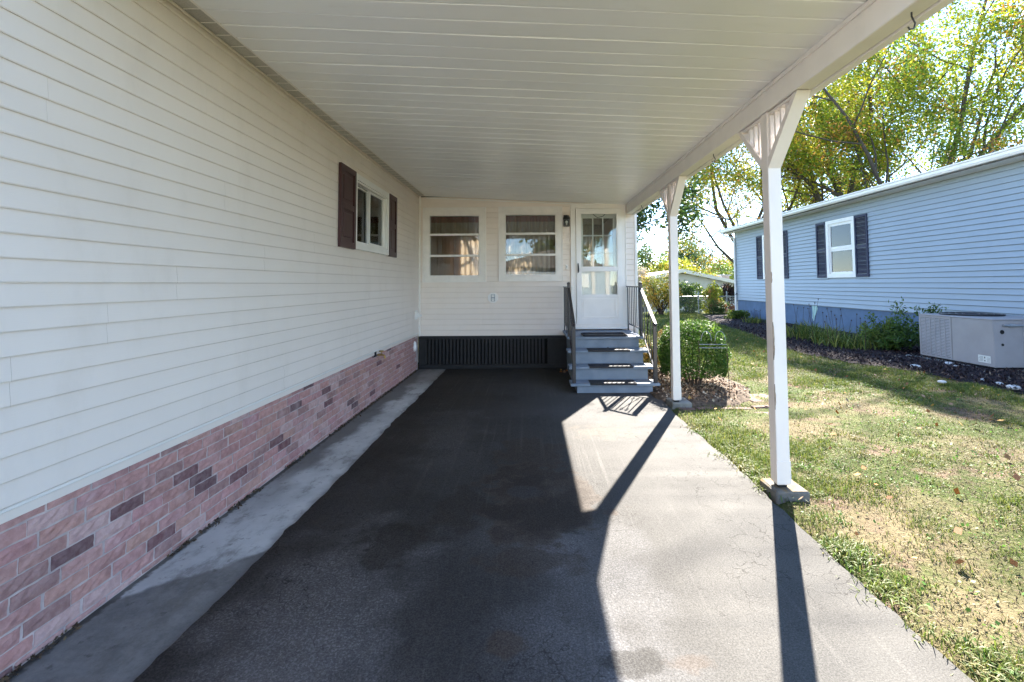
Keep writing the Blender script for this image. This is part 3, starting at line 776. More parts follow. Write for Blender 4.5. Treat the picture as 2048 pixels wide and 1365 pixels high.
# ---------------------------------------------------------------- storm door
D = ring('door_frame', M['trim'], H, 'y', YB - .030, YB + .08, DR[0], DR[1], DR[2], DR[3], .075, .078, .085)
ring('brickmould', M['white'], D, 'y', YB - .042, YB - .004, DR[0] - .012, DR[1] + .012, DR[2], DR[3] + .012, .0115, .0115, .01)
ring('leaf', M['white'], D, 'y', YB - .046, YB - .012, .812, 1.634, .787, 2.856, .082, .085, .10)
bx('lock_rail', M['white'], D, .894, 1.552, YB - .043, YB - .014, 1.735, 1.80)
bx('mid_rail', M['white'], D, .894, 1.552, YB - .044, YB - .014, 1.245, 1.30)
bx('kick_panel', M['white'], D, .894, 1.552, YB - .036, YB - .016, .887, 1.245)
ring('panel_moulding', M['white'], D, 'y', YB - .0455, YB - .0362, .93, 1.515, .90, 1.225, .018)
ring('glass_bead', M['white'], D, 'y', YB - .038, YB - .016, .894, 1.552, 1.80, 2.771, .012)
ring('glass_bead', M['white'], D, 'y', YB - .038, YB - .016, .894, 1.552, 1.30, 1.735, .012)
bx('pane', M['glass'], D, .906, 1.540, YB - .028, YB - .024, 1.812, 2.759, c=0)
bx('pane', M['glass'], D, .906, 1.540, YB - .026, YB - .022, 1.312, 1.723, c=0)
hd = bx('handle', M['iron'], D, .835, .855, YB - .056, YB - .046, 1.70, 1.87)
MB().tube([(.845, YB - .055, 1.84), (.847, YB - .09, 1.83), (.85, YB - .095, 1.76), (.85, YB - .09, 1.72)], .008, 8).build('lever', M['iron'], hd)
MB().tube([(1.12, YB - .01, 2.765), (1.20, YB - .012, 2.70), (1.30, YB - .012, 2.72), (1.36, YB - .01, 2.77)], .006, 6).build('closer_chain', M['iron'], D)
bx('sill', M['white'], D, DR[0] - .01, DR[1] + .01, YB - .11, YB - .032, .702, .725)
# inner door seen through the glass
I_ = ring('inner_door', M['white'], D, 'y', YB + .085, YB + .125, .83, 1.62, .72, 2.86, .12, .16, .12)
bx('inner_lower_panel', M['white'], I_, .95, 1.5, YB + .095, YB + .115, .84, 1.74)
for k in (1, 2):
    bx('muntin', M['white'], I_, .95 + .55 * k / 3 - .011, .95 + .55 * k / 3 + .011, YB + .092, YB + .112, 1.745, 2.70)
    bx('muntin', M['white'], I_, .95, 1.5, YB + .0905, YB + .1135, 1.745 + .955 * k / 3 - .011, 1.745 + .955 * k / 3 + .011)
bx('pane', M['glass'], I_, .95, 1.5, YB + .116, YB + .118, 1.745, 2.70, c=0)

# ---------------------------------------------------------------- lantern, bell, outlet
L_ = bx('wall_lantern', M['iron'], H, .592, .690, YB - .028, YB - .010, 2.535, 2.745, c=.006)
m = MB()
for a in range(6):
    t0 = a / 6 * math.pi / 2; t1 = (a + 1) / 6 * math.pi / 2
m.ball((.641, YB - .085, 2.665), .066, 2, (1, .95, 1.15)); m.v = [(v[0], v[1], max(v[2], 2.655)) for v in m.v]
m.build('lantern_dome', M['iron'], L_, smooth=False)
m = MB()
for sx in (-.052, .046):
    for sy in (-.05, .044): m.box(.641 + sx, .641 + sx + .006, YB - .085 + sy, YB - .085 + sy + .006, 2.548, 2.655)
m.box(.586, .696, YB - .138, YB - .034, 2.538, 2.549); m.build('lantern_cage', M['iron'], L_)
bx('lantern_glass', M['glass'], L_, .592, .690, YB - .132, YB - .042, 2.55, 2.655, c=0)
m = MB(); m.tube([(.641, YB - .085, 2.55), (.641, YB - .085, 2.585), (.641, YB - .085, 2.60)], [.012, .012, .02], 8); m.ball((.641, YB - .085, 2.615), .024, 2); m.build('bulb', M['white'], L_, smooth=True)
d = bx('doorbell', M['white'], H, .620, .660, YB - .030, YB - .012, 1.765, 1.850, c=.004)
bx('bell_button', M['grey_plastic'], d, .632, .648, YB - .034, YB - .030, 1.80, 1.818)
m = MB(); cx_, cz_ = -.684, 1.263
m.prism([(cx_ + .098 * math.cos(math.pi / 8 + k * math.pi / 4), cz_ + .098 * math.sin(math.pi / 8 + k * math.pi / 4)) for k in range(8)], 'y', YB - .034, YB - .006)
oc = m.build('outlet_box', M['white'], H)
bx('cover_plate', M['grey_plastic'], oc, cx_ - .036, cx_ + .036, YB - .040, YB - .034, cz_ - .062, cz_ + .062)
for s_ in (-.032, .032):
    r_ = bx('receptacle', M['white'], oc, cx_ - .024, cx_ + .024, YB - .044, YB - .040, cz_ + s_ - .022, cz_ + s_ + .022, c=.004)
    m = MB(); m.box(cx_ - .011, cx_ - .007, YB - .0452, YB - .044, cz_ + s_ - .006, cz_ + s_ + .012); m.box(cx_ + .007, cx_ + .011, YB - .0452, YB - .044, cz_ + s_ - .006, cz_ + s_ + .012)
    m.build('slots', M['dark'], oc)

# ---------------------------------------------------------------- black slatted crawl space skirt
K = bx('skirt_panel', M['slot'], H, -2.0, 1.85, YB + .03, YB + .06, 0.0, .585, c=0)
bx('top_rail', M['black_paint'], K, -2.015, .70, YB - .012, YB + .022, .528, .588)
bx('bottom_rail', M['black_paint'], K, -2.015, .70, YB - .012, YB + .022, 0.004, .079)
bx('end_board', M['black_paint'], K, -2.015, -1.905, YB - .010, YB + .020, .080, .527)
bx('end_board', M['black_paint'], K, .288, .70, YB - .010, YB + .020, .080, .527)
xp = -1.885; sl = MB(); sl.box(-.0205, .0205, -.008, .016, .080, .527, .002); slm = sl.mesh('slat', M['black_paint'])
while xp < .27:
    o = link('slat', slm, K); o.location = (xp - wl(H).x, YB - wl(H).y, -wl(H).z); xp += .0635

# ================================================================== CARPORT
CP = thing('carport', 'white metal carport roof on two bracketed posts beside the driveway', 'carport', (0, 4.4, 0))
def cz(x): return 3.0975 - .0477 * (x + 1.90)
R0, R1 = 1.50, YB - .03  # unseen front end of the roof cut short to let sky light in
y = R1; k = 0
prof_n = .158
while y > R0:
    y0 = max(y - prof_n, R0)
    m = MB(); x0, x1 = -1.886, 1.717
    dz = .0012 * math.sin(k * 2.3)
    prof = [(y0 + .001, .004), (y0 + .005, 0), (y - .010, .0004), (y - .004, .006), (y - .001, .006), (y - .001, .03), (y0 + .001, .03)]
    nv = len(prof); sg = 6
    for q in range(sg + 1):
        xq = x0 + (x1 - x0) * q / sg
        sag = .0025 * math.sin(q * 1.7 + k * .9)
        m.v += [(xq, a, cz(xq) + dz + sag + b) for a, b in prof]
    m.f = [(q * nv + i, q * nv + (i + 1) % nv, (q + 1) * nv + (i + 1) % nv, (q + 1) * nv + i) for q in range(sg) for i in range(nv)] + [tuple(range(nv)), tuple(range(sg * nv, sg * nv + nv))]
    m.build('ceiling_panel', M['ceiling'], CP); y -= prof_n; k += 1
m = MB(); m.add([(-2.0, R0, cz(-2.0) + .05), (1.9, R0, cz(1.9) + .05), (1.9, YB + .1, cz(1.9) + .05), (-2.0, YB + .1, cz(-2.0) + .05), (-2.0, R0, cz(-2.0) + .10), (1.9, R0, cz(1.9) + .10), (1.9, YB + .1, cz(1.9) + .10), (-2.0, YB + .1, cz(-2.0) + .10)], [(0, 1, 2, 3), (4, 5, 6, 7), (0, 1, 5, 4), (1, 2, 6, 5), (2, 3, 7, 6), (3, 0, 4, 7)])
m.build('roof_deck', M['ceiling'], CP)
ZB = 2.752
bm_ = bx('beam', M['trim'], CP, 1.722, 1.828, R0, YB - .034, ZB, 2.932, c=.005)
bx('beam_cap', M['trim'], CP, 1.708, 1.722, R0, YB - .034, 2.896, 2.924, c=.002)
m = MB(); m.prism([(1.832, ZB - .010), (1.872, ZB - .016), (1.885, ZB + .01), (1.895, 2.99), (1.832, 2.99)], 'y', R0 - .02, YB - .05); m.build('fascia', M['white'], CP)
yk = R1 - .02
while yk > R0 + .1:
    MB().ball((1.716, yk, 2.9285), .0045, 1).build('screw', M['dark'], CP); yk -= prof_n * 1.0
    if yk < 1.6: break
for (x, y) in ((1.775, 2.15), (1.775, 4.55), (1.775, 7.55)):
    MB().tube([(x, y, ZB + .002), (x, y, ZB - .02), (x + .018, y + .004, ZB - .05), (x + .012, y + .006, ZB - .075), (x - .008, y + .006, ZB - .078), (x - .016, y + .004, ZB - .066)], .0042, 6).build('cup_hook', M['iron'], CP)

def post(y0, blk_w, side):
    x0, x1 = 1.728, 1.823; y1 = y0 + .095; ym_ = y0 + .0475
    p = bx('post', M['post'], CP, x0, x1, y0, y1, .075, ZB - .004, c=.004)
    # metal base shoe, lower wrap
    bx('post_shoe', M['dark'], p, x0 + .014, x1 - .02, y0 + .012, y1 - .012, .055, .074)
    bx('post_wrap', M['post'], p, x0 - .003, x1 + .003, y0 - .003, y0 + .0, .085, .24, c=.001)
    # brackets: sloping brace, top plate and three bars fore and aft
    for sgn, L, dz in ((-1, .40, .40), (1, .40, .40)):
        ye = y0 if sgn < 0 else y1
        top = (ye + sgn * L, ZB - .006); bot = (ye, ZB - dz - .02)
        th = .042
        m = MB()
        prof = [(bot[0], bot[1]), (top[0], top[1]), (top[0] - sgn * .055, top[1]), (bot[0], bot[1] + .075)]
        m.prism(prof, 'x', x0 + (.002 if sgn < 0 else .006), x1 - (.002 if sgn < 0 else .006)); m.build('brace', M['post'], p)
        m = MB(); yA, yB_ = sorted((ye, ye + sgn * (L - .06)))
        m.box(x0 + .012, x1 - .012, yA, yB_, ZB - .028, ZB - .0065); m.build('bracket_plate', M['post'], p)
        bx('bracket_side', M['post'], p, x0 + .014, x1 - .014, *sorted((ye, ye + sgn * .018)), ZB - dz + .06, ZB - .029)
        for k_ in range(3):
            yc = ye + sgn * (.075 + k_ * .075); zb2 = bot[1] + .075 + (yc - ye) * sgn / L * dz * .98
            if zb2 < ZB - .06: bx('bracket_bar', M['post'], p, x0 + .02, x1 - .02, yc - .010, yc + .010, zb2 - .01, ZB - .029, c=.002)
    m = MB()
    rr = random.Random(side)
    for z0_, z1_, w_ in ((.95, 1.22, .010), (.60, .78, .006), (1.50, 1.58, .006)):
        k_ = 7
        pts = [(z0_ + (z1_ - z0_) * i / k_, w_ * math.sin(math.pi * (i + .3) / (k_ + .6)) * rr.uniform(.5, 1.3)) for i in range(k_ + 1)]
        base = len(m.v)
        for z_, ww in pts: m.v += [(x0 - .0008, y0 + .002, z_), (x0 + .002 , y0 - .0012, z_), (x0 + .002 + ww, y0 - .0014, z_)]
        for i in range(k_): m.f += [(base + 3 * i, base + 3 * i + 1, base + 3 * i + 4, base + 3 * i + 3), (base + 3 * i + 1, base + 3 * i + 2, base + 3 * i + 5, base + 3 * i + 4)]
    if side == 1: m.build('peeled_paint_edge', M['wood_raw'], p)
    return p
post(3.42, 0, 1); post(5.87, 0, 2)
def block(y0, x0, x1, dy, label, mat):
    m = MB(); m.box(x0, x1, y0, y0 + dy, -.05, .055, .012)
    r_ = random.Random(int(y0 * 10)); m.v = [(a + r_.uniform(-.004, .004), b + r_.uniform(-.004, .004), c_ + r_.uniform(-.003, .0)) for a, b, c_ in m.v]
    m.build('concrete_block', mat, label=label, cat='block', group='concrete footings under the carport posts')
block(3.36, 1.69, 1.925, .25, 'lichen stained concrete block under the nearest carport post', M['lichen'])
block(5.84, 1.70, 1.95, .28, 'grey concrete block under the carport post by the round bush', M['concrete_block'])

# ================================================================== STEPS
ST = thing('entry_steps', 'grey blue painted wooden steps leading up to the white storm door', 'steps', (1.145, 7.4, 0))
lv = [(.135, 6.575, 6.86), (.318, 6.845, 7.13), (.512, 7.115, 7.40), (.682, 7.385, YB - .045)]
for k, (z, ya, yb_) in enumerate(lv):
    if k < 3: bx('tread', M['step'], ST, .535, 1.762, ya, yb_, z - .038, z, c=.006)
    else:
        nb = 5; wd = (yb_ - ya) / nb
        for j in range(nb): bx('platform_board', M['step'], ST, .555, 1.735, ya + j * wd + .002, ya + (j + 1) * wd - .002, z - .034, z, c=.005)
    zlo = 0.0 if k == 0 else lv[k - 1][0] - .03
    bx('riser', M['step'], ST, .625, 1.665, ya + .033, ya + .055, zlo + .002, z - .039, c=.002)
for x in (.625, 1.64):
    m = MB(); m.prism([(6.64, .002), (YB - .05, .002), (YB - .05, .645), (7.45, .645), (7.45, .48), (7.18, .48), (7.18, .285), (6.91, .285), (6.91, .095), (6.64, .095)], 'x', x + (.002 if x < 1 else 0), x + .022); m.build('stringer', M['step'], ST)
# mats
GM = 'black rubber stair mats'
def mat_thing(z, ya, yb_, x0, x1, label):
    m = MB(); m.box(x0, x1, ya, yb_, z + .0005, z + .008, .003)
    nx = 22
    o = m.build('stair_mat', M['rubber'], label=label, cat='mat', group=GM)
    m = MB()
    for i in range(nx):
        xx = x0 + .015 + (x1 - x0 - .03) * i / (nx - 1); m.box(xx - .004, xx + .004, ya + .015, yb_ - .015, z + .0081, z + .0105)
    m.build('tread_ribs', M['rubber'], o, kind='stuff')
    m = MB(); m.box(x0, x1, ya - .0075, ya - .0005, z - .022, z + .006, .002); m.build('front_lip', M['rubber'], o)
mat_thing(.135, 6.575, 6.80, .80, 1.44, 'black rubber mat on the lowest of the grey blue steps')
mat_thing(.318, 6.845, 7.07, .825, 1.452, 'black rubber mat on the second grey blue step from the ground')
mat_thing(.512, 7.115, 7.34, .84, 1.465, 'black rubber mat on the third step, just under the landing')
T_ = thing('boot_tray', 'black boot tray with raised rim on the landing before the storm door', 'tray', (1.155, 7.62, .682))
m = MB(); m.box(.835, 1.475, 7.43, 7.80, .683, .690, .002); m.build('tray_floor', M['rubber'], T_)
rp = [(.845, 7.42), (1.465, 7.42), (1.495, 7.45), (1.495, 7.78), (1.465, 7.81), (.845, 7.81), (.815, 7.78), (.815, 7.45), (.845, 7.42)]
MB().tube([(x, y, .696) for x, y in rp], .013, 6).build('tray_rim', M['rubber'], T_)

# iron railings
def railing(xa, label, mir):
    R = thing('stair_railing', label, 'railing', (xa, 7.42, .682), 'black iron railings flanking the steps')
    top, low = (xa, 7.44, 1.46), (xa, 6.64, .935)
    def sq(nm, x, y, z0, z1, w_): return bx(nm, M['iron'], R, x - w_ / 2, x + w_ / 2, y - w_ / 2, y + w_ / 2, z0, z1, c=.003)
    sq('newel_post', xa, 7.44, .683, 1.50, .045)
    MB().ball((xa, 7.44, 1.512), .03, 1, (1, 1, .7)).build('newel_cap', M['iron'], R)
    sq('newel_post', xa, 6.62, .136, .950, .048)
    sq('wall_post', xa, 8.42, .683, 1.44, .022)
    MB().bar((xa, 7.465, 1.452), (xa, 8.45, 1.452), .042, .020).build('handrail', M['iron'], R)
    MB().bar((xa, 7.455, 1.448), (xa, 6.60, .958), .042, .020).build('handrail', M['iron'], R)
    MB().tube([(xa, 6.61, .955), (xa, 6.57, .94), (xa, 6.555, .92)], .016, 6).build('rail_end', M['iron'], R)
    MB().bar((xa, 7.465, .80), (xa, 8.42, .80), .018, .018).build('bottom_rail', M['iron'], R)
    MB().bar((xa, 7.44, .80), (xa, 6.62, .285), .018, .018).build('bottom_rail', M['iron'], R)
    for k in range(6):
        y = 7.58 + k * .137; bx('baluster', M['iron'], R, xa - .0065, xa + .0065, y - .0065, y + .0065, .809, 1.443, c=0)
    MB().tube([(xa, 7.95, .683), (xa, 7.95, .80)], .008, 6).build('rail_foot', M['iron'], R)
    for k in range(6):
        t_ = (k + .75) / 6.4; y = 7.44 - .82 * t_; z = .80 - .515 * t_
        if k in (2, 3): continue
        bx('baluster', M['iron'], R, xa - .0065, xa + .0065, y - .0065, y + .0065, z + .004, z + .632, c=0)
    # scroll work panel
    c = Vector((xa, 7.02, .86))
    m = MB()
    sl_ = .628
    def pt(u, v): return (xa, c.y + u, c.z - u * -sl_ + v)
    for sgn in (-1, 1):
        m.tube([pt(-.09 * sgn, -.30), pt(.0, -.02), pt(.09 * sgn, .28)], .006, 5)
        m.tube([pt(.06 * sgn, .16), pt(.10 * sgn, .18), pt(.105 * sgn, .24), pt(.06 * sgn, .26), pt(.03 * sgn, .22), pt(.055 * sgn, .20)], .005, 5)
        m.tube([pt(-.06 * sgn, -.16), pt(-.10 * sgn, -.18), pt(-.105 * sgn, -.24), pt(-.06 * sgn, -.26), pt(-.03 * sgn, -.22), pt(-.055 * sgn, -.20)], .005, 5)
    m.tube([pt(0, -.05), pt(.02, 0), pt(0, .05), pt(-.02, 0), pt(0, -.05)], .006, 5)
    m.build('scroll_work', M['iron'], R)
railing(1.708, 'black iron railing on the bush side of the steps, its rail gleaming', 1)
railing(.585, 'black iron railing on the carport side of the steps', -1)

# ================================================================== BLUE NEIGHBOUR HOUSE
XH = 9.25
BH = thing('blue_house', 'pale blue sided house with navy shutters across the lawn', 'house', (XH, 21.4, 0))
BY0, BY1 = 2.0, 21.4
bw = [(13.48, 14.78, 1.647, 3.40), (17.55, 18.85, 1.647, 3.40)]
bx('foundation_skirt', M['foundation'], BH, XH + .02, XH + .14, BY0, BY1 - .01, -.12, .742, c=0)
bx('foundation_skirt', M['foundation'], BH, XH + .15, 13.4, BY1 - .13, BY1 - .01, -.25, .742, c=0)
holed_wall('wall_sheathing', M['blue_siding'], BH, 'x', XH + .004, .12, BY0, BY1 - .02, .745, 3.78, [inset(q, .08) for q in bw])
bsm = {0: [6.9], 1: [10.4, 17], 2: [13.2], 3: [9.5], 4: [11.2], 5: [9.6, 15.9], 6: [12.0], 7: [10.6], 8: [16.2], 9: [11.9]}
boards(BH, M['blue_siding'], 'y', XH, -1, BY0, BY1 - .03, .748, .1206, 25, bw, lambda i: bsm.get(i // 2, []), ztop=3.755, deep=True)
bx('gable_wall', M['blue_siding_x'], BH, XH + .13, 13.45, BY0, BY0 + .1, 0, 3.78); bx('gable_wall', M['blue_siding_x'], BH, XH + .13, 13.45, BY1 - .12, BY1 - .025, .745, 3.78)
bx('far_side_wall', M['blue_siding'], BH, 13.36, 13.46, BY0 + .1, BY1 - .13, 0, 3.78)
bx('corner_post', M['blue_siding'], BH, XH - .024, XH + .08, BY1 - .028, BY1 + .03, .745, 3.76)
bx('eave_soffit', M['trim'], BH, XH - .40, XH, BY0 - .3, BY1 + .62, 3.765, 3.785)
m = MB(); m.prism([(XH - .402, 3.765), (XH - .402, 3.935), (11.35, 4.62), (14.0, 3.935), (14.0, 3.80), (11.35, 4.45), (XH - .30, 3.80)], 'y', BY0 - .3, BY1 + .6); m.build('roof', M['shingle'], BH)
m = MB(); m.prism([(XH - .405, 3.795), (XH - .405, 3.93), (XH - .53, 3.93), (XH - .53, 3.905), (XH - .505, 3.89), (XH - .505, 3.84), (XH - .475, 3.795)], 'y', BY0 - .3, BY1 + .62); m.build('gutter', M['white'], BH)
m = MB(); m.prism([(XH - .53, 3.80), (XH - .53, 3.96), (11.35, 4.64), (11.35, 4.46)], 'y', BY1 + .61, BY1 + .64); m.build('rake_board', M['white'], BH)
MB().tube([(XH - .45, BY1 + .30, 3.80), (XH - .44, BY1 + .25, 3.68), (XH - .30, BY1 + .12, 3.60), (XH - .09, BY1 + .02, 3.54), (XH - .075, BY1 - .03, 3.40), (XH - .075, BY1 - .03, .20), (XH - .20, BY1 - .04, .06)], .042, 8).build('downspout', M['white'], BH)
m = MB(); pts = [(15.72, .74), (15.46, .74), (15.42, .66), (15.50, .52), (15.60, .40), (15.66, .24), (15.72, .34), (15.70, .5)]
m.prism([(a, b) for a, b in pts], 'x', XH + .010, XH + .0195); m.build('bare_patch', M['mint'], BH)
MB().tube([(XH, BY1 - .10, 1.02), (XH - .09, BY1 - .10, 1.02), (XH - .10, BY1 - .10, .97)], .02, 6).build('hose_tap', M['iron'], BH)
for qi, q in enumerate(bw):
    f = ring('window', M['white'], BH, 'x', XH - .045, XH + .08, q[0], q[1], q[2], q[3], .105, .11, .11)
    zm = 2.53
    ring('upper_sash', M['white'], f, 'x', XH - .012, XH + .03, q[0] + .107, q[1] - .107, zm - .02, q[3] - .112, .075)
    ring('lower_sash', M['white'], f, 'x', XH + .0, XH + .035, q[0] + .108, q[1] - .108, q[2] + .112, zm - .022, .06)
    bx('pane', M['glass'], f, XH + .004, XH + .008, q[0] + .17, q[1] - .17, zm + .05, q[3] - .18, c=0)
    bx('pane', M['glass'], f, XH + .016, XH + .02, q[0] + .165, q[1] - .165, q[2] + .165, zm - .08, c=0)
    bx('roller_blind', M['curtain' if qi == 0 else 'blind'], f, XH + .09, XH + .10, q[0] + .1, q[1] - .1, zm - .03, q[3] - .1, c=0)
    bx('roller_blind', M['blind'], f, XH + .15, XH + .16, q[0] + .1, q[1] - .1, q[2] + .1, zm - .035, c=0)
    for a, b in ((q[0] - .525, q[0] - .008), (q[1] + .008, q[1] + .515)):
        s_ = ring('shutter', M['navy'], BH, 'x', XH - .048, XH - .017, a, b, 1.655, 3.39, .06, .07, .08)
        bx('mid_rail', M['navy'], s_, XH - .047, XH - .018, a + .06, b - .06, 2.47, 2.55)
        m = MB(); z = 1.75
        while z < 3.30:
            if not 2.44 < z < 2.55: m.add([(XH - .020, a + .06, z + .028), (XH - .020, b - .06, z + .028), (XH - .044, b - .06, z), (XH - .044, a + .06, z)], [(0, 1, 2, 3)])
            z += .036
        m.build('louvre', M['navy'], s_, kind='stuff')

# ------------------------------------------------------------------ air conditioner
AC = thing('air_conditioner', 'big grey packaged air conditioner standing in mulch by the blue house', 'air conditioner', (8.2, 8.66, 0))
ax0, ax1, ay0, ay1 = 7.65, 8.80, 7.92, 9.42
bx('base_pan', M['dark'], AC, ax0 + .02, ax1 - .02, ay0 + .02, ay1 - .02, .045, .075)
bx('cabinet', M['ac_light'], AC, ax0 + .012, ax1, ay0 + .003, ay1, .075, .850, c=.006)
bx('top_lid', M['ac_light'], AC, ax0 - .006, ax1 + .006, ay0 - .008, ay1 + .006, .851, .880, c=.008)
bx('side_panel', M['ac_light'], AC, ax0, ax0 + .011, ay0, 8.70, .08, .850, c=.004)
gr = bx('louvre_panel', M['dark'], AC, ax0 + .006, ax0 + .0115, 8.715, ay1 - .01, .09, .845, c=0)
ring('louvre_frame', M['ac_grille'], gr, 'x', ax0 - .004, ax0 + .006, 8.705, ay1 - .002, .082, .850, .034)
ncol = 6; wcol = (ay1 - .036 - 8.739) / ncol
for k in range(1, ncol): bx('mullion', M['ac_grille'], gr, ax0 - .003, ax0 + .0058, 8.739 + k * wcol - .009, 8.739 + k * wcol + .009, .116, .816, c=0)
m = MB(); z = .122
while z < .81:
    m.add([(ax0 + .005, 8.739, z + .0235), (ax0 + .005, ay1 - .036, z + .0235), (ax0 - .001, ay1 - .036, z + .002), (ax0 - .001, 8.739, z + .002)], [(0, 1, 2, 3)]); z += .0275
m.build('louvre', M['ac_grille'], gr, kind='stuff')
fg = MB().tube([(8.22, 8.92, .880), (8.22, 8.92, .900)], .46, 28).build('fan_opening', M['dark'], AC)
m = MB()
for r_ in (.12, .22, .32, .42, .46): m.tube([(8.22 + r_ * math.cos(a), 8.92 + r_ * math.sin(a), .905) for a in np.linspace(0, 2 * math.pi, 29)], .006, 5)
m.build('fan_guard', M['iron'], fg, kind='stuff')
st_ = bx('energy_sticker', M['label'], AC, ax0 - .0015, ax0 - .0002, 7.985, 8.205, .135, .255, c=0)
m = MB()
for k in range(6): m.box(ax0 - .0022, ax0 - .0016, 8.115, 8.195 - .01 * (k % 3), .155 + k * .015, .159 + k * .015)
for k in range(4): m.box(ax0 - .0022, ax0 - .0016, 7.995, 8.055 - .008 * (k % 2), .152 + k * .022, .157 + k * .022)
m.box(ax0 - .0022, ax0 - .0016, 8.078, 8.096, .205, .235); m.box(ax0 - .0022, ax0 - .0016, 8.078, 8.096, .155, .180)
m.build('print_lines', M['ink'], st_, kind='stuff')
ep = bx('end_panel', M['ac_light'], AC, 8.14, ax1 - .01, ay0 - .007, ay0 + .002, .09, .845, c=.003)
lb = bx('warning_sticker', M['label'], ep, 8.16, 8.46, ay0 - .0085, ay0 - .0072, .69, .75, c=0)
m = MB()
for k in range(3): m.box(8.17, 8.44 - .03 * k, ay0 - .0092, ay0 - .0086, .70 + k * .016, .705 + k * .016)
m.build('print_lines', M['ink'], lb, kind='stuff')
for z_, r_ in ((.662, .034), (.452, .021)): MB().tube([(7.80, ay0 - .004, z_), (7.80, ay0 + .003, z_)], r_, 16).build('pipe_knockout', M['dark'], AC)
MB().tube([(7.80, ay0 - .03, .772), (7.94, ay0 - .03, .770), (8.9, ay0 - .03, .765)], .017, 8).build('conduit', M['galv'], AC)
MB().tube([(7.90, ay0 - .03, .771), (7.98, ay0 - .03, .770)], .026, 8).build('conduit_coupling', M['galv'], AC)
bx('equipment_pad', M['concrete_block'], None, 7.52, 8.95, 7.80, 9.55, -.02, .044, c=.008, label='concrete pad under the air conditioner', cat='pad')

# ================================================================== FOLIAGE ENGINE
def leaves(name, C, size, tint, mat, parent=None, aspect=.55, up=0.35, R=None, kind=None):
    R = R or rng; N = len(C)
    a = R.normal(size=(N, 3)); a /= np.linalg.norm(a, axis=1, keepdims=True)
    nrm = R.normal(size=(N, 3)); nrm[:, 2] = np.abs(nrm[:, 2]) + up; 
    b = np.cross(nrm, a); b /= np.linalg.norm(b, axis=1, keepdims=True) + 1e-9
    s = np.asarray(size)[:, None] if np.ndim(size) else np.full((N, 1), size)
    V = np.stack([C - a * s * .5, C + b * s * aspect * .5 - a * s * .06, C + a * s * .5, C - b * s * aspect * .5 - a * s * .06], 1).reshape(-1, 3)
    F = np.arange(N * 4).reshape(-1, 4)
    o = np_mesh(name, V, F, mat, np.repeat(tint, 4, 0), parent)
    if kind: o['kind'] = kind
    return o
def palette(P, cols, wts, R, clump=1.2, jit=.22, seed=0):
    """leaf colours by clump: each clump leans to one hue of the species' range"""
    cols = np.array(cols); wts = np.cumsum(np.array(wts) / sum(wts))
    k = fbm(P[:, 0] * clump + P[:, 2] * .7, P[:, 1] * clump + P[:, 2] * clump * .8, seed, 3)
    k = np.argsort(np.argsort(k)) / max(1, len(k))
    k = np.clip(k + R.normal(0, .13, len(k)), 0, .999)
    c = cols[np.searchsorted(wts, k).clip(0, len(cols) - 1)]
    return np.clip(c * R.uniform(1 - jit, 1 + jit, (len(P), 1)) * R.uniform(.93, 1.07, (len(P), 3)), 0, 1)

LIMB = .72
def skeleton(base, stems, seed, levels=3, kids=(7, 5, 3), ratio=(.5, .5, .5), up=.12, wob=.16):
    r = random.Random(seed); tubes = []; tips = []
    def go(p, d, L, rad, lvl):
        n = 7 if lvl == 0 else (5 if lvl == 1 else 4)
        pts = [Vector(p)]; d = Vector(d).normalized(); ds = []
        for i in range(n):
            d = (d + Vector((r.gauss(0, wob), r.gauss(0, wob), r.gauss(0, wob * .6) + up * (.6 if lvl else .3)))).normalized()
            pts.append(pts[-1] + d * L / n); ds.append(d.copy())
        tubes.append((pts, [max(.006, rad * LIMB * (1 - .82 * i / n)) for i in range(n + 1)], lvl))
        if lvl >= levels - 1: tips.extend((q, lvl) for q in pts[1:])
        if lvl == levels - 2: tips.extend((q, lvl) for q in pts[n // 2 + 1:])
        if lvl < levels:
            for k in range(kids[min(lvl, len(kids) - 1)]):
                t = .28 + .72 * (k + r.uniform(.1, .9)) / kids[min(lvl, len(kids) - 1)]
                i = min(n - 1, int(t * n)); q = pts[i].lerp(pts[i + 1], t * n - i if t < 1 else 1)
                az = r.uniform(0, 2 * math.pi) if lvl else k * 2.4 + r.uniform(-.5, .5)
                ax = ds[i].orthogonal().normalized(); ax.rotate(__import__('mathutils').Quaternion(ds[i], az))
                dd = (ds[i] * r.uniform(.45, .9) + ax * r.uniform(.7, 1.0)).normalized()
                go(q, dd, L * ratio[min(lvl, 2)] * r.uniform(.7, 1.2) * (1.15 - .5 * t), max(.008, rad * (1 - .8 * t) * .6), lvl + 1)
    for d, L, rad in stems: go(base, d, L, rad, 0)
    return tubes, tips
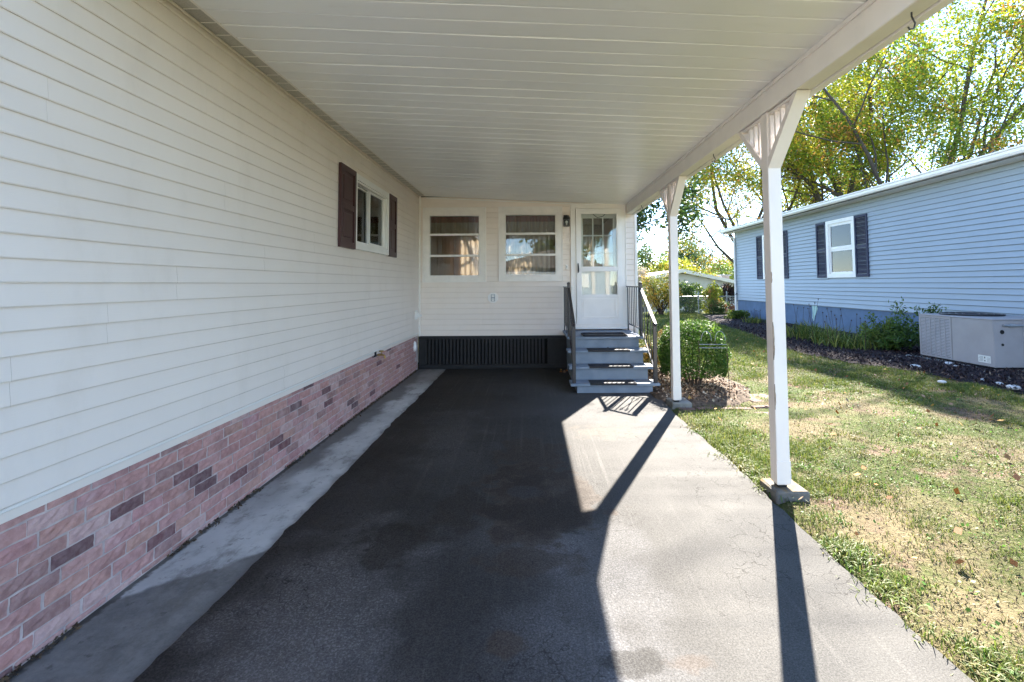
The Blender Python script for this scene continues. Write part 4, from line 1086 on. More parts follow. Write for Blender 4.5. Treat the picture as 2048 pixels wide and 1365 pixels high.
def tree(name, label, cat, base, stems, seed, nleaf, leaf, sigma, cols, wts, group=None, trunk=None, levels=3, kids=(7, 5, 3), ratio=(.5, .5, .5), up=.12, clip=None, keep=1.0, clump=.7, thin=None):
    R = np.random.default_rng(seed)
    T = thing(name, label, cat, base, group)
    tubes, tips = skeleton(Vector(base) + Vector((0, 0, trunk[0] if trunk else 0)), stems, seed, levels, kids, ratio, up)
    m = MB()
    if trunk: m.tube([base, tuple(Vector(base) + Vector((.05, 0, trunk[0] * .5))), tuple(Vector(base) + Vector((0, 0, trunk[0] + .1)))], [trunk[1] * 1.35, trunk[1], trunk[1] * .95], 9)
    for pts, rs, lvl in tubes: m.tube(pts, rs, 7 if lvl == 0 else (5 if lvl == 1 else 3), cap=False)
    me = bpy.data.meshes.new('trunk'); o_ = wl(T)
    me.from_pydata([(v[0] - o_.x, v[1] - o_.y, v[2] - o_.z) for v in m.v], [], m.f); me.materials.append(M['bark'])
    for p in me.polygons: p.use_smooth = True
    link('trunk', me, T)
    tp = np.array([tuple(q) for q, _ in tips])
    if thin is not None: tp = tp[thin(tp, R)]
    idx = R.integers(0, len(tp), nleaf)
    P = tp[idx] + R.normal(0, sigma, (nleaf, 3))
    if clip is not None: P = P[clip(P)]
    xs_, ys_ = P[:, 0] - .563 * P[:, 2], P[:, 1] - 1.17 * P[:, 2]      # crown kept off the sunny side of the lawn
    if cat == 'tree' and 'maple' in name: P = P[(xs_ > 4.7 + 1.0 * (fbm(ys_ * .6, ys_ * 0, 71, 3) - .3) * 1.6 - .25 * np.clip(ys_ - 8, 0, 8)) ]
    leaves('crown', P, leaf * R.uniform(.6, 1.3, len(P)), palette(P, cols, wts, R, clump, seed=seed), M['leaf'], T, R=R)
    return T

YG = [(.40, .39, .035), (.25, .31, .028), (.125, .20, .024), (.44, .36, .03), (.44, .22, .05)]
# maples behind the blue house
tree('maple_tree', 'tall maple with red tinged leaves behind the near end of the blue house', 'tree', (16.6, 20.6, 0), [((-.22, -.1, 1), 12.5, .15), ((.1, -.25, 1), 13.5, .2), ((.5, .15, 1), 12.5, .2), ((-.1, .4, 1), 12.5, .2), ((.62, -.35, .9), 10, .16), ((-.75, -.2, .85), 7, .10), ((-.55, -.55, .9), 8, .10), ((.25, -.7, .8), 8, .13)], 5, 64000, .13, .28, YG, (.24, .30, .34, .09, .03), 'maples behind the blue house', trunk=(2.4, .33), clump=.5)
tree('maple_tree', 'upright many stemmed maple behind the middle of the blue house roof', 'tree', (17.3, 26.4, 0), [((-.26, 0, 1), 13.5, .22), ((0, -.1, 1), 15, .24), ((.28, 0, 1), 14, .22), ((-.5, -.1, 1), 12, .18), ((.5, .2, 1), 12, .18), ((-.8, -.3, .8), 8, .14)], 9, 56000, .145, .30, YG, (.24, .32, .34, .08, .02), 'maples behind the blue house', trunk=(2.0, .36), clump=.5)
tree('maple_tree', 'golden maple with low spreading limbs at the far end of the blue house', 'tree', (12.9, 27.6, -.6), [((-.48, -.05, 1), 11, .2), ((.2, .1, 1), 12, .22), ((-.75, -.1, .75), 8.5, .18), ((.5, 0, 1), 10, .18), ((-.15, -.35, 1), 11, .18), ((-.62, -.4, .62), 7.5, .15)], 14, 30000, .145, .30, [(.46, .40, .05), (.40, .36, .05), (.27, .30, .045), (.46, .32, .04)], (.36, .3, .24, .1), 'maples behind the blue house', trunk=(2.2, .3), clump=.6)
tree('maple_tree', 'deep green and yellow maple filling the gap above the blue roof, farther back', 'tree', (24.5, 31.5, 0), [((-.3, 0, 1), 13, .2), ((.2, -.1, 1), 14, .22), ((-.6, -.1, .9), 10, .16), ((.55, .1, .95), 11, .16), ((-.1, -.4, 1), 12, .18), ((-.75, .1, .55), 8, .12), ((.7, -.2, .5), 8, .12)], 33, 26000, .2, .4, YG, (.16, .34, .42, .06, .02), 'maples behind the blue house', trunk=(2.0, .34), clump=.5)
tree('oak_tree', 'dark green leafy tree overhanging the right corner of the porch', 'tree', (1.2, 15.2, 0), [((.3, -.05, 1), 5.6, .15), ((-.3, .1, 1), 5.6, .15), ((.7, -.1, .8), 4.6, .12), ((.95, .1, .75), 4.2, .09), ((.8, -.4, .72), 3.6, .08), ((.6, .6, .5), 4, .1)], 21, 25000, .135, .26, [(.030, .062, .016), (.045, .085, .022), (.07, .10, .022), (.022, .048, .016)], (.4, .3, .12, .18), None, trunk=(2.4, .2), up=.02, clip=lambda P: (P[:, 2] > 2.95 + .35 * np.sin(P[:, 0] * 2.2) + .2 * np.sin(P[:, 1] * 3)) & ((P[:, 1] > 12.4) | (P[:, 2] > 3.4)), clump=1.2)

def bush(name, label, cat, c, r, n, leaf, cols, wts, seed, group=None, stems=6, lobes=10, shell=.72, clump=2.0, box=None, base=None, sig=None):
    """crown of leaves spread through overlapping lobes, with woody stems"""
    R = np.random.default_rng(seed); c = np.array(c, float); r = np.array(r, float)
    T = thing(name, label, cat, (c[0], c[1], base if base is not None else c[2] - r[2]), group)
    bz = base if base is not None else c[2] - r[2]
    d = R.normal(size=(lobes, 3)); d /= np.linalg.norm(d, axis=1, keepdims=True)
    LC = c + d * r * R.uniform(.35, .72, (lobes, 1)); LR = R.uniform(.34, .58, lobes)
    k = R.integers(0, lobes, n)
    u = R.normal(size=(n, 3)); u /= np.linalg.norm(u, axis=1, keepdims=True)
    rad = LR[k] * np.minimum(1.12, (shell + (1 - shell) * R.uniform(-.6, 1, n)) * R.uniform(.85, 1.1, n))
    P = LC[k] + u * r * rad[:, None]
    P = P[P[:, 2] > bz + .02]
    m = MB()
    for i in range(stems):
        t = R.integers(0, lobes); q = LC[t]
        m.tube([(c[0] + R.normal(0, r[0] * .08), c[1] + R.normal(0, r[1] * .08), bz - .05), tuple((np.array([c[0], c[1], bz]) * .45 + q * .55) + R.normal(0, r * .08)), tuple(q)], [max(.006, r[0] * .03), max(.005, r[0] * .02), .004], 5)
    m.build('stem', M['twig'], T)
    leaves('crown', P, leaf * R.uniform(.6, 1.35, len(P)), palette(P, cols, wts, R, clump, seed=seed), M['leaf'], T, R=R)
    return T
G1 = [(.05, .10, .02), (.09, .15, .03), (.15, .19, .035), (.035, .07, .018)]
Y1 = [(.34, .33, .04), (.23, .27, .035), (.13, .18, .03), (.42, .30, .03)]
# trees far beyond the fence
FT = 'trees beyond the far white house'
bush('broadleaf_tree', 'tall airy blue green tree rising above the far white house', 'tree', (22.6, 70, 4.2), (3.4, 3.2, 4.0), 5200, .36, [(.07, .12, .05), (.10, .15, .06), (.14, .17, .06)], (.4, .4, .2), 101, FT, 7, 16, .8, .8, base=-1.6)
bush('broadleaf_tree', 'yellow green leafy tree right behind the peak of the far white house', 'tree', (13.6, 45, 2.0), (3.4, 2.5, 2.5), 5600, .28, Y1, (.36, .36, .2, .08), 102, FT, 6, 16, .8, .8, base=-1.7)
bush('broadleaf_tree', 'low bright yellow green crown along the roof of the far white house', 'tree', (17.4, 46, .9), (2.6, 2.2, 1.7), 3600, .26, Y1, (.42, .36, .14, .08), 103, FT, 5, 12, .8, .8, base=-1.7)
bush('broadleaf_tree', 'rounded orange topped tree in the distance beyond the far roof', 'tree', (35.2, 90, 3.0), (3.2, 3, 3.6), 4200, .36, [(.11, .14, .05), (.34, .26, .05), (.46, .28, .05), (.2, .2, .05)], (.34, .24, .28, .14), 104, FT, 5, 14, .85, .3, base=-1.4)
bush('conifer_tree', 'small dark evergreen crown farthest away between the autumn trees', 'tree', (41.5, 112, 5.2), (4.2, 3, 4.6), 3600, .42, [(.03, .055, .03), (.045, .075, .035)], (.5, .5), 105, FT, 4, 14, .85, .5, base=-1)
bush('broadleaf_tree', 'small golden tree just beside the roof vent of the far white house', 'tree', (23.0, 60, .9), (1.1, 1.1, 1.9), 1500, .24, [(.46, .36, .05), (.42, .30, .05)], (.6, .4), 106, FT, 4, 8, .8, .9, base=-1.7)
bush('broadleaf_tree', 'mid green tree half hidden by the far corner of the blue house', 'tree', (30.4, 74, 2.0), (3.2, 3, 3.6), 4200, .34, [(.10, .17, .035), (.17, .23, .045), (.24, .27, .05)], (.4, .4, .2), 107, FT, 5, 14, .85, .7, base=-1.6)
bush('broadleaf_tree', 'pale orange tree behind the green one at the corner of the blue house', 'tree', (40.2, 94, 4.6), (3.4, 3, 3.4), 3600, .38, [(.34, .26, .08), (.24, .22, .07), (.42, .26, .08)], (.4, .3, .3), 108, FT, 5, 14, .85, .7, base=-1.3)
bush('broadleaf_tree', 'dull green tree close beside the right edge of the porch', 'tree', (11.0, 46, 2.6), (1.9, 2, 3.3), 3400, .26, [(.07, .12, .035), (.11, .16, .045), (.16, .19, .05)], (.4, .4, .2), 109, FT, 5, 12, .85, .8, base=-1.7)
bush('broadleaf_tree', 'orange autumn tree between the porch edge and the second post', 'tree', (13.4, 55, 1.4), (2.3, 2, 2.6), 3000, .27, [(.50, .27, .06), (.42, .30, .07), (.25, .24, .06)], (.45, .35, .2), 110, FT, 5, 12, .8, .8, base=-1.7)
bush('broadleaf_tree', 'green tree with light crown just left of the second carport post', 'tree', (17.4, 62, 2.4), (2.6, 2, 3.4), 3600, .3, [(.08, .14, .035), (.14, .19, .045), (.30, .29, .05)], (.4, .35, .25), 111, FT, 5, 12, .85, .8, base=-1.7)
R = np.random.default_rng(5); nfar = 24000
fx = R.uniform(-60, 200, nfar); fy = R.uniform(150, 190, nfar); hh = 4.5 + 4 * fbm(fx * .11, fx * 0 + 2, 8, 3)
P = np.stack([fx, fy, -1 + hh * R.uniform(.0, 1, nfar) ** .7], 1)
o = leaves('far_wood', P, 1.5 * R.uniform(.6, 1.3, nfar), palette(P, [(.06, .09, .04), (.10, .13, .05), (.25, .20, .06), (.05, .07, .04)], (.4, .3, .15, .15), R, .15, seed=3), M['leaf'], R=R); tag(o, kind='stuff')

# ------------------------------------------------------------------ far white house, fence, shrubs
FH = thing('white_house', 'low white gabled house half hidden behind the chain link fence', 'house', (11.5, 30.6, -1.6))
m = MB()
prof = [(5.4, -1.75), (16.5, -1.75), (16.5, .72), (9.75, 2.18), (5.4, 1.25)]
m.prism(prof, 'y', 31.0, 39); m.build('wall', M['far_white'], FH)
for k in range(22):
    z = -1.2 + k * .15
    if z < .7: xa_, xb_ = 5.4, 16.5
    else:
        xb_ = 16.5 - (z - .72) / (2.18 - .72) * 6.75; xa_ = 5.4 if z < 1.25 else 5.4 + (z - 1.25) / .93 * 4.35
    if xb_ - xa_ > .4: bx('siding_board', M['far_white'], FH, xa_ + .05, xb_ - .05, 30.975, 30.998, z, z + .135, c=0)
m = MB(); m.prism([(5.0, 1.20), (9.75, 2.22), (17.0, .65), (17.0, .80), (9.75, 2.40), (5.0, 1.36)], 'y', 30.6, 39.2); m.build('roof', M['far_roof'], FH)
m = MB(); m.prism([(9.75, 2.20), (17.0, .63), (17.0, .84), (9.75, 2.43)], 'y', 30.54, 30.595); m.prism([(9.745, 2.20), (5.0, 1.18), (5.0, 1.40), (9.745, 2.43)], 'y', 30.54, 30.595); m.build('rake_board', M['white'], FH)
v_ = bx('roof_vent', M['ac_light'], FH, 13.35, 13.85, 33.2, 33.7, 1.2, 2.02); bx('vent_cap', M['galv'], v_, 13.25, 13.95, 33.1, 33.8, 2.021, 2.10)
bx('neighbour_roof', M['far_roof'], FH, 14.6, 19, 34, 39, 1.02, 1.42)

CF = thing('chain_link_fence', 'grey chain link fence closing the lawn between the two houses', 'fence', (6.8, 24.2, 0))
fz = float(gz(8, 24.2))
fpost = [3.2, 5.1, 6.85, 8.5, 9.93, 11.8]
for x in fpost: MB().tube([(x, 24.2, fz - .1), (x, 24.2, fz + 1.10)], .032, 8).build('fence_post', M['galv'], CF)
MB().tube([(3.2, 24.2, fz + .84), (11.8, 24.2, fz + .84)], .022, 8).build('top_rail', M['galv'], CF)
m = MB(); x = 3.2
while x < 11.8:
    m.bar((x, 24.23, fz + .02), (x + .8, 24.23, fz + .82), .004, .004); m.bar((x + .8, 24.225, fz + .02), (x, 24.225, fz + .82), .004, .004); x += .085
m.build('wire_mesh', M['galv'], CF, kind='stuff')

bush('autumn_shrub', 'tall yellow and rust shrub with bare stems beside the porch corner', 'shrub', (6.25, 23.2, 1.15), (1.15, 1.0, 1.15), 6200, .085, [(.34, .31, .04), (.20, .24, .035), (.10, .14, .03), (.44, .24, .05), (.5, .34, .05)], (.28, .28, .2, .12, .12), 201, None, 16, 18, .75, 1.6, base=-.02)
bush('autumn_shrub', 'pale twiggy shrub with white seed heads above the yellow one', 'shrub', (5.9, 25.4, 1.7), (.8, .7, .9), 2200, .075, [(.42, .36, .30), (.30, .27, .22), (.2, .2, .12)], (.4, .35, .25), 202, None, 12, 12, .7, 1.6, base=-.3)
bush('leafy_shrub', 'green shrub with big leaves growing behind the fence', 'shrub', (8.3, 25.2, .55), (1.05, .7, 1.0), 3400, .13, [(.07, .13, .03), (.12, .19, .035), (.20, .25, .04)], (.4, .35, .25), 203, None, 10, 12, .75, 1.8, base=-.4)
bush('leafy_shrub', 'yellowish upright shrub at the fence in front of the white wall', 'shrub', (9.0, 23.7, .72), (.62, .5, .85), 2600, .11, [(.32, .33, .04), (.20, .25, .04), (.38, .22, .08)], (.45, .4, .15), 204, None, 8, 10, .75, 1.8, base=-.05)
bush('round_shrub', 'low dense green mound with reddish foot before the fence', 'shrub', (8.85, 22.6, .34), (.62, .5, .42), 3600, .055, [(.045, .085, .025), (.075, .12, .03), (.25, .10, .06)], (.5, .38, .12), 205, None, 5, 12, .8, 2.2, base=-.04)
bush('leafy_shrub', 'bright lime shrub at the fence next to the dark leaved one', 'shrub', (9.65, 24.7, .62), (.42, .4, .72), 1800, .10, [(.34, .36, .05), (.22, .30, .045), (.14, .22, .04)], (.4, .35, .25), 206, None, 6, 9, .75, 1.8, base=-.1)
bush('purple_shrub', 'dark purple leaved shrub by the corner of the blue house', 'shrub', (10.35, 24.9, .95), (.62, .5, .62), 1800, .11, [(.05, .032, .035), (.085, .05, .04), (.09, .09, .04)], (.45, .35, .2), 207, None, 6, 10, .75, 1.8, base=-.2)
bush('orange_shrub', 'little orange red shrub at the foot of the purple one', 'shrub', (10.25, 24.55, .28), (.26, .26, .34), 700, .07, [(.55, .18, .03), (.45, .12, .04), (.4, .3, .05)], (.5, .3, .2), 208, None, 4, 6, .75, 2, base=-.1)
bush('sedge_plant', 'small green fern clump at the far corner of the mulch bed', 'plant', (8.4, 19.7, .2), (.62, .5, .28), 1500, .09, [(.10, .16, .03), (.16, .21, .04)], (.5, .5), 209, None, 4, 8, .75, 2.2, base=0)
# round box bush by the second post: dense, clipped
def clipped_bush():
    R = np.random.default_rng(300); c = np.array((2.34, 6.95, .455)); r = np.array((.47, .48, .45))
    T = thing('box_bush', 'dense clipped round green bush behind the second carport post', 'bush', (c[0], c[1], .02))
    n = 26000
    u = R.normal(size=(n, 3)); u /= np.linalg.norm(u, axis=1, keepdims=True)
    pw = 2.5; k = (np.abs(u) ** pw).sum(1) ** (-1 / pw)
    bump_ = 1 + .10 * (fbm(u[:, 0] * 4 + 3, u[:, 1] * 4 + u[:, 2] * 4, 5, 2) - .5) * 2
    rad = k * bump_ * (1 - .34 * R.uniform(0, 1, n) ** 2.2)
    P = c + u * r * rad[:, None]
    hol = fbm(P[:, 0] * 9, P[:, 2] * 9 + P[:, 1] * 5, 6, 2)
    P = P[(hol > .30) | (P[:, 2] > .8)]
    P = P[(P[:, 2] > .14 + .12 * fbm(P[:, 0] * 7, P[:, 1] * 7, 12, 2))]
    sp = 900; a = R.uniform(0, 2 * np.pi, sp); rr = .41 * np.sqrt(R.uniform(0, 1, sp)); zz = R.uniform(0, .11, sp) ** 1.2
    Q = np.stack([c[0] + rr * np.cos(a), c[1] + rr * np.sin(a), c[2] + r[2] * (1 - .3 * (rr / .41) ** 4) + zz], 1); P = np.concatenate([P, Q])
    cols = [(.048, .108, .017), (.072, .148, .023), (.028, .070, .013), (.15, .23, .038)]
    tint = palette(P, cols, (.36, .34, .18, .12), R, 5, seed=4)
    leaves('crown', P, .030 * R.uniform(.6, 1.3, len(P)), tint, M['leaf'], T, .6, R=R)
    m = MB()
    for i in range(12):
        t = i * 2.4; m.tube([(c[0] + .07 * math.cos(t), c[1] + .07 * math.sin(t), 0), (c[0] + .16 * math.cos(t), c[1] + .16 * math.sin(t), .25), (c[0] + .3 * math.cos(t), c[1] + .3 * math.sin(t), .6)], [.014, .010, .004], 5)
    m.build('stem', M['twig'], T)
clipped_bush()
bush('barberry_bush', 'small yellow and orange bush between the steps and the round bush', 'bush', (1.98, 8.15, .30), (.30, .34, .36), 2600, .034, [(.40, .32, .06), (.46, .24, .04), (.16, .20, .04), (.40, .34, .16)], (.3, .25, .25, .2), 301, None, 8, 10, .75, 4, base=.0)
bush('barberry_bush', 'dull rust green bush peeping over the round bush behind the post', 'bush', (2.12, 7.72, .52), (.25, .25, .30), 1800, .034, [(.20, .19, .06), (.30, .18, .09), (.12, .16, .04)], (.4, .25, .35), 302, None, 8, 9, .75, 4, base=.0)

# strap leaved clumps and the arching shrub in the mulch bed
def blades(name, base_pts, Ls, lean, wid, tint, mat, parent=None, seg=4, R=None, kind=None, droop=1.0):
    N = len(base_pts); R = R or rng
    az = R.uniform(0, 2 * np.pi, N); d = np.stack([np.cos(az), np.sin(az)], 1)
    side = np.stack([-d[:, 1], d[:, 0], np.zeros(N)], 1)
    V = []
    for i in range(seg + 1):
        t = i / seg
        out = Ls * lean * (t ** 1.5); up = Ls * (t * np.sqrt(np.maximum(0, 1 - (lean * .6) ** 2)) - droop * lean * .55 * t ** 3)
        c = base_pts + np.stack([d[:, 0] * out, d[:, 1] * out, up], 1)
        w_ = (wid * (1 - t ** 2.2) + .0004)[:, None] * .5
        V += [c - side * w_, c + side * w_]
    V = np.stack(V, 1).reshape(-1, 3)
    k = 2 * (seg + 1); b0 = (np.arange(N) * k)[:, None]
    F = np.concatenate([np.stack([b0[:, 0] + 2 * i, b0[:, 0] + 2 * i + 1, b0[:, 0] + 2 * i + 3, b0[:, 0] + 2 * i + 2], 1) for i in range(seg)])
    o = np_mesh(name, V, F, mat, np.repeat(tint, k, 0), parent)
    if kind: o['kind'] = kind
    return o
def clump(label, x, y, n, spread, L, seed, cat='plant', group=None, name='daylily_clump'):
    R = np.random.default_rng(seed); z = float(bed_z(x, y)) - .02
    T = thing(name, label, cat, (x, y, z), group)
    B = np.stack([x + R.normal(0, spread, n), y + R.normal(0, spread * 1.2, n), np.full(n, z)], 1)
    cols = np.array([(.10, .15, .03), (.16, .20, .04), (.26, .26, .06), (.07, .11, .03)])[R.integers(0, 4, n)] * R.uniform(.75, 1.25, (n, 1))
    blades('leaf_blades', B, L * R.uniform(.6, 1.15, n), R.uniform(.35, .95, n), np.full(n, .022), cols, M['leaf'], T, 5, R)
    m = MB()
    for i in range(7):
        a = B[i]; h = L * R.uniform(1.2, 1.7); q = (a[0] + R.normal(0, .06), a[1] + R.normal(0, .06), a[2] + h)
        m.tube([tuple(a), (a[0] * .5 + q[0] * .5 + .01, a[1] * .5 + q[1] * .5, a[2] + h * .55), q], [.005, .004, .003], 4); m.ball(q, .014, 1, (1, 1, 1.5))
    m.build('dry_stalk', M['twig'], T)
GL = 'strap leaved clumps in the mulch bed'
clump('largest clump of strap leaves beside the near carport post, in the mulch', 7.35, 12.6, 330, .26, .62, 41, group=GL)
clump('strap leaf clump in the middle of the mulch bed, left of the shrub', 7.25, 11.5, 300, .24, .55, 42, group=GL)
clump('smaller strap leaf clump touching the arching green shrub', 7.2, 10.7, 220, .20, .46, 43, group=GL)
clump('low pale strap leaf tuft in the far mulch by the wall', 8.2, 17.6, 120, .16, .35, 44, group=GL)
def arching(label, x, y, seed):
    R = np.random.default_rng(seed); r_ = random.Random(seed); z = float(bed_z(x, y)) - .02
    T = thing('arching_shrub', label, 'shrub', (x, y, z)); m = MB(); P = []
    for i in range(30):
        az = r_.uniform(0, 6.28); tilt = r_.uniform(.15, 1.0); L = r_.uniform(.5, 1.02) * (1.15 - .35 * tilt)
        pts = []
        for k in range(9):
            t = k / 8; rr = L * tilt * t ** 1.15; hz = L * (t * (1.05 - .35 * tilt) - .35 * tilt * t ** 3)
            p = Vector((x + rr * math.cos(az) * .95 + .05 * math.cos(i), y + rr * math.sin(az) * 1.3 + .05 * math.sin(i), z + max(.02, hz))); pts.append(p)
            if k > 1:
                for _ in range(20): P.append(tuple(p + Vector((r_.gauss(0, .05), r_.gauss(0, .06), r_.gauss(0, .045)))))
        m.tube(pts, [.008 - .0007 * k for k in range(9)], 4)
    m.build('stem', M['twig'], T)
    P = np.array(P); P = P[P[:, 2] > z + .02]
    leaves('crown', P, .078 * R.uniform(.6, 1.3, len(P)), palette(P, [(.055, .11, .022), (.09, .15, .03), (.14, .19, .04)], (.4, .4, .2), R, 2.5, seed=seed), M['leaf'], T, .42, R=R)
arching('arching green shrub against the blue skirt, left of the air conditioner', 7.75, 10.45, 51)
arching('loose green plant between the arching shrub and the air conditioner', 8.65, 10.35, 52)
bush('weed_plant', 'small bright leafy weed at the right foot of the air conditioner', 'plant', (8.22, 7.55, .14), (.16, .12, .12), 260, .07, [(.12, .22, .04), (.17, .26, .05)], (.5, .5), 53, None, 4, 5, .7, 3, base=.02)

# mulch chips and litter
R = np.random.default_rng(61); n = 15000
y = R.uniform(5.0, 20, n) ** 1.0; y = 5 + (y - 5) * R.uniform(.3, 1, n); x0 = bed_x(y); x = x0 + (9.2 - x0) * R.uniform(-.03, 1, n)
P = np.stack([x, y, bed_z(x, y) + R.uniform(-.005, .022, n)], 1)
cols = np.array([(.035, .024, .026), (.055, .038, .036), (.020, .015, .017), (.12, .085, .065), (.20, .165, .13)])[R.choice(5, n, p=[.36, .27, .25, .09, .03])] * R.uniform(.7, 1.3, (n, 1))
tag(leaves('mulch_chips', P, .062 * R.uniform(.4, 1.5, n), cols, M['chip'], None, .4, 1.2, R), kind='stuff')
n = 3600
x = 2.2 + R.normal(0, .42, n); y = 7.2 + R.normal(0, .62, n); k = soil_in(x, y) & (x > 1.66); x, y = x[k], y[k]
P = np.stack([x, y, .04 + R.uniform(0, .02, len(x))], 1)
cols = np.array([(.22, .13, .08), (.34, .24, .15), (.10, .07, .05), (.45, .38, .28)])[R.choice(4, len(x), p=[.3, .25, .3, .15])] * R.uniform(.7, 1.2, (len(x), 1))
tag(leaves('leaf_litter', P, .034 * R.uniform(.5, 1.6, len(x)), cols, M['litter'], None, .6, 1, R), kind='stuff')
n = 380
x = np.concatenate([R.uniform(1.7, 7.5, n - 9), R.normal(.52, .05, 9)]); y = np.concatenate([R.uniform(2, 14, n - 9), R.normal(8.25, .08, 9)])
z = np.where(x < 1.6, .012, gz(x, y) + .045)
cols = np.array([(.40, .16, .05), (.30, .14, .07), (.45, .28, .08), (.26, .17, .11)])[R.integers(0, 4, n)]
tag(leaves('fallen_leaves', np.stack([x, y, z], 1), .055 * R.uniform(.5, 1.4, n), cols, M['litter'], None, .7, 2.0, R), kind='stuff')
# crumbs of dirt along the brick base
n = 1500
yc = R.uniform(1.4, 8.4, n); P = np.stack([-2.03 + np.abs(R.normal(0, .022, n)), yc, .008 + R.uniform(0, .008, n)], 1)
k = fbm(yc * 2.2, yc * 0, 5, 3) > .42; P = P[k]
cols = np.array([(.05, .038, .028), (.09, .06, .04), (.14, .10, .06)])[R.integers(0, 3, len(P))]
tag(leaves('dirt_litter', P, .022 * R.uniform(.4, 1.5, len(P)), cols, M['litter'], None, .6, 1.0, R), kind='stuff')

# ------------------------------------------------------------------ stones
SG = 'white stones edging the mulch bed'
for x, y, r_, lab in ((6.62, 8.28, .085, 'large flat white stone at the lawn edge of the mulch'), (7.50, 8.62, .075, 'white stone touching the front of the air conditioner'), (7.36, 8.30, .05, 'small grey stone beside the orange leaf under the air conditioner'), (7.48, 9.5, .05, 'pale stone at the far corner of the air conditioner'), (8.12, 7.74, .085, 'white stone at the right foot of the air conditioner'), (6.62, 6.60, .075, 'white stone where the mulch meets the lawn at the picture edge'), (6.68, 6.86, .045, 'little grey stone behind the one at the picture edge'), (6.72, 7.15, .04, 'smallest pale pebble in the front strip of mulch'), (6.0, 7.02, .05, 'pale pebble lying out on the grass by the mulch')):
    m = MB(); m.ball((x, y, float(gz(x, y)) + .055), r_, 2, (1.1, 1, .5), .12, int(x * 100 + y)); m.build('stone', M['stone'], None, True, label=lab, cat='stone', group=SG)

# ------------------------------------------------------------------ pavers, edging
PV = thing('paver_path', 'sunken red brown paver path from the driveway into the lawn', 'path', (2.6, 5.6, 0))
r_ = random.Random(4)
def paver(x, y, a, b, rot, name='paver', mat='paver', z=-.004, par=PV):
    m = MB(); m.box(-a / 2, a / 2, -b / 2, b / 2, -.05, z, .008)
    o = link(name, m.mesh(name, M[mat]), par); o.location = (x - wl(par).x, y - wl(par).y, float(gz(x, y)) - .002 + r_.uniform(-.006, .004)); o.rotation_euler = (r_.uniform(-.02, .02), r_.uniform(-.02, .02), rot)
    return o
for i, (x, y) in enumerate(((1.93, 5.42), (2.36, 5.44), (2.80, 5.47), (3.24, 5.50), (2.9, 5.93), (3.02, 6.37), (3.12, 6.80))):
    paver(x, y, .41, .41, .03 * math.sin(i * 3) + (0 if i < 5 else .1))
for i in range(6): paver(1.86 + i * .235, 5.80 + .02 * i, .22, .095, .1 * math.sin(i * 2), 'edging_brick', 'edging', .012)

# ------------------------------------------------------------------ wire garden flag stand
FS = thing('garden_flag_stand', 'thin rusty wire garden flag stand before the round bush', 'flag stand', (2.47, 6.5, 0))
xl, xr, yf = 2.275, 2.655, 6.5
for x in (xl, xr): MB().tube([(x + .02 * (1 if x == xr else -.3), yf, -.03), (x, yf, .60), (x, yf, .72)], .0045, 6).build('upright', M['twig'], FS)
for z in (.672, .625): MB().tube([(xl, yf, z), (xr, yf, z - .004)], .0045, 6).build('cross_bar', M['galv'], FS)
for x0 in (xl + .03, xl + .22): MB().tube([(x0 + .07 - .07 * math.cos(t), yf, .72 + .13 * math.sin(t)) for t in np.linspace(0, math.pi, 12)], .004, 5).build('hoop', M['galv'], FS)
MB().tube([(xl + .13, yf, .672), (xl + .17, yf, .70), (xl + .21, yf, .70), (xl + .25, yf, .672)], .004, 5).build('scroll', M['twig'], FS)

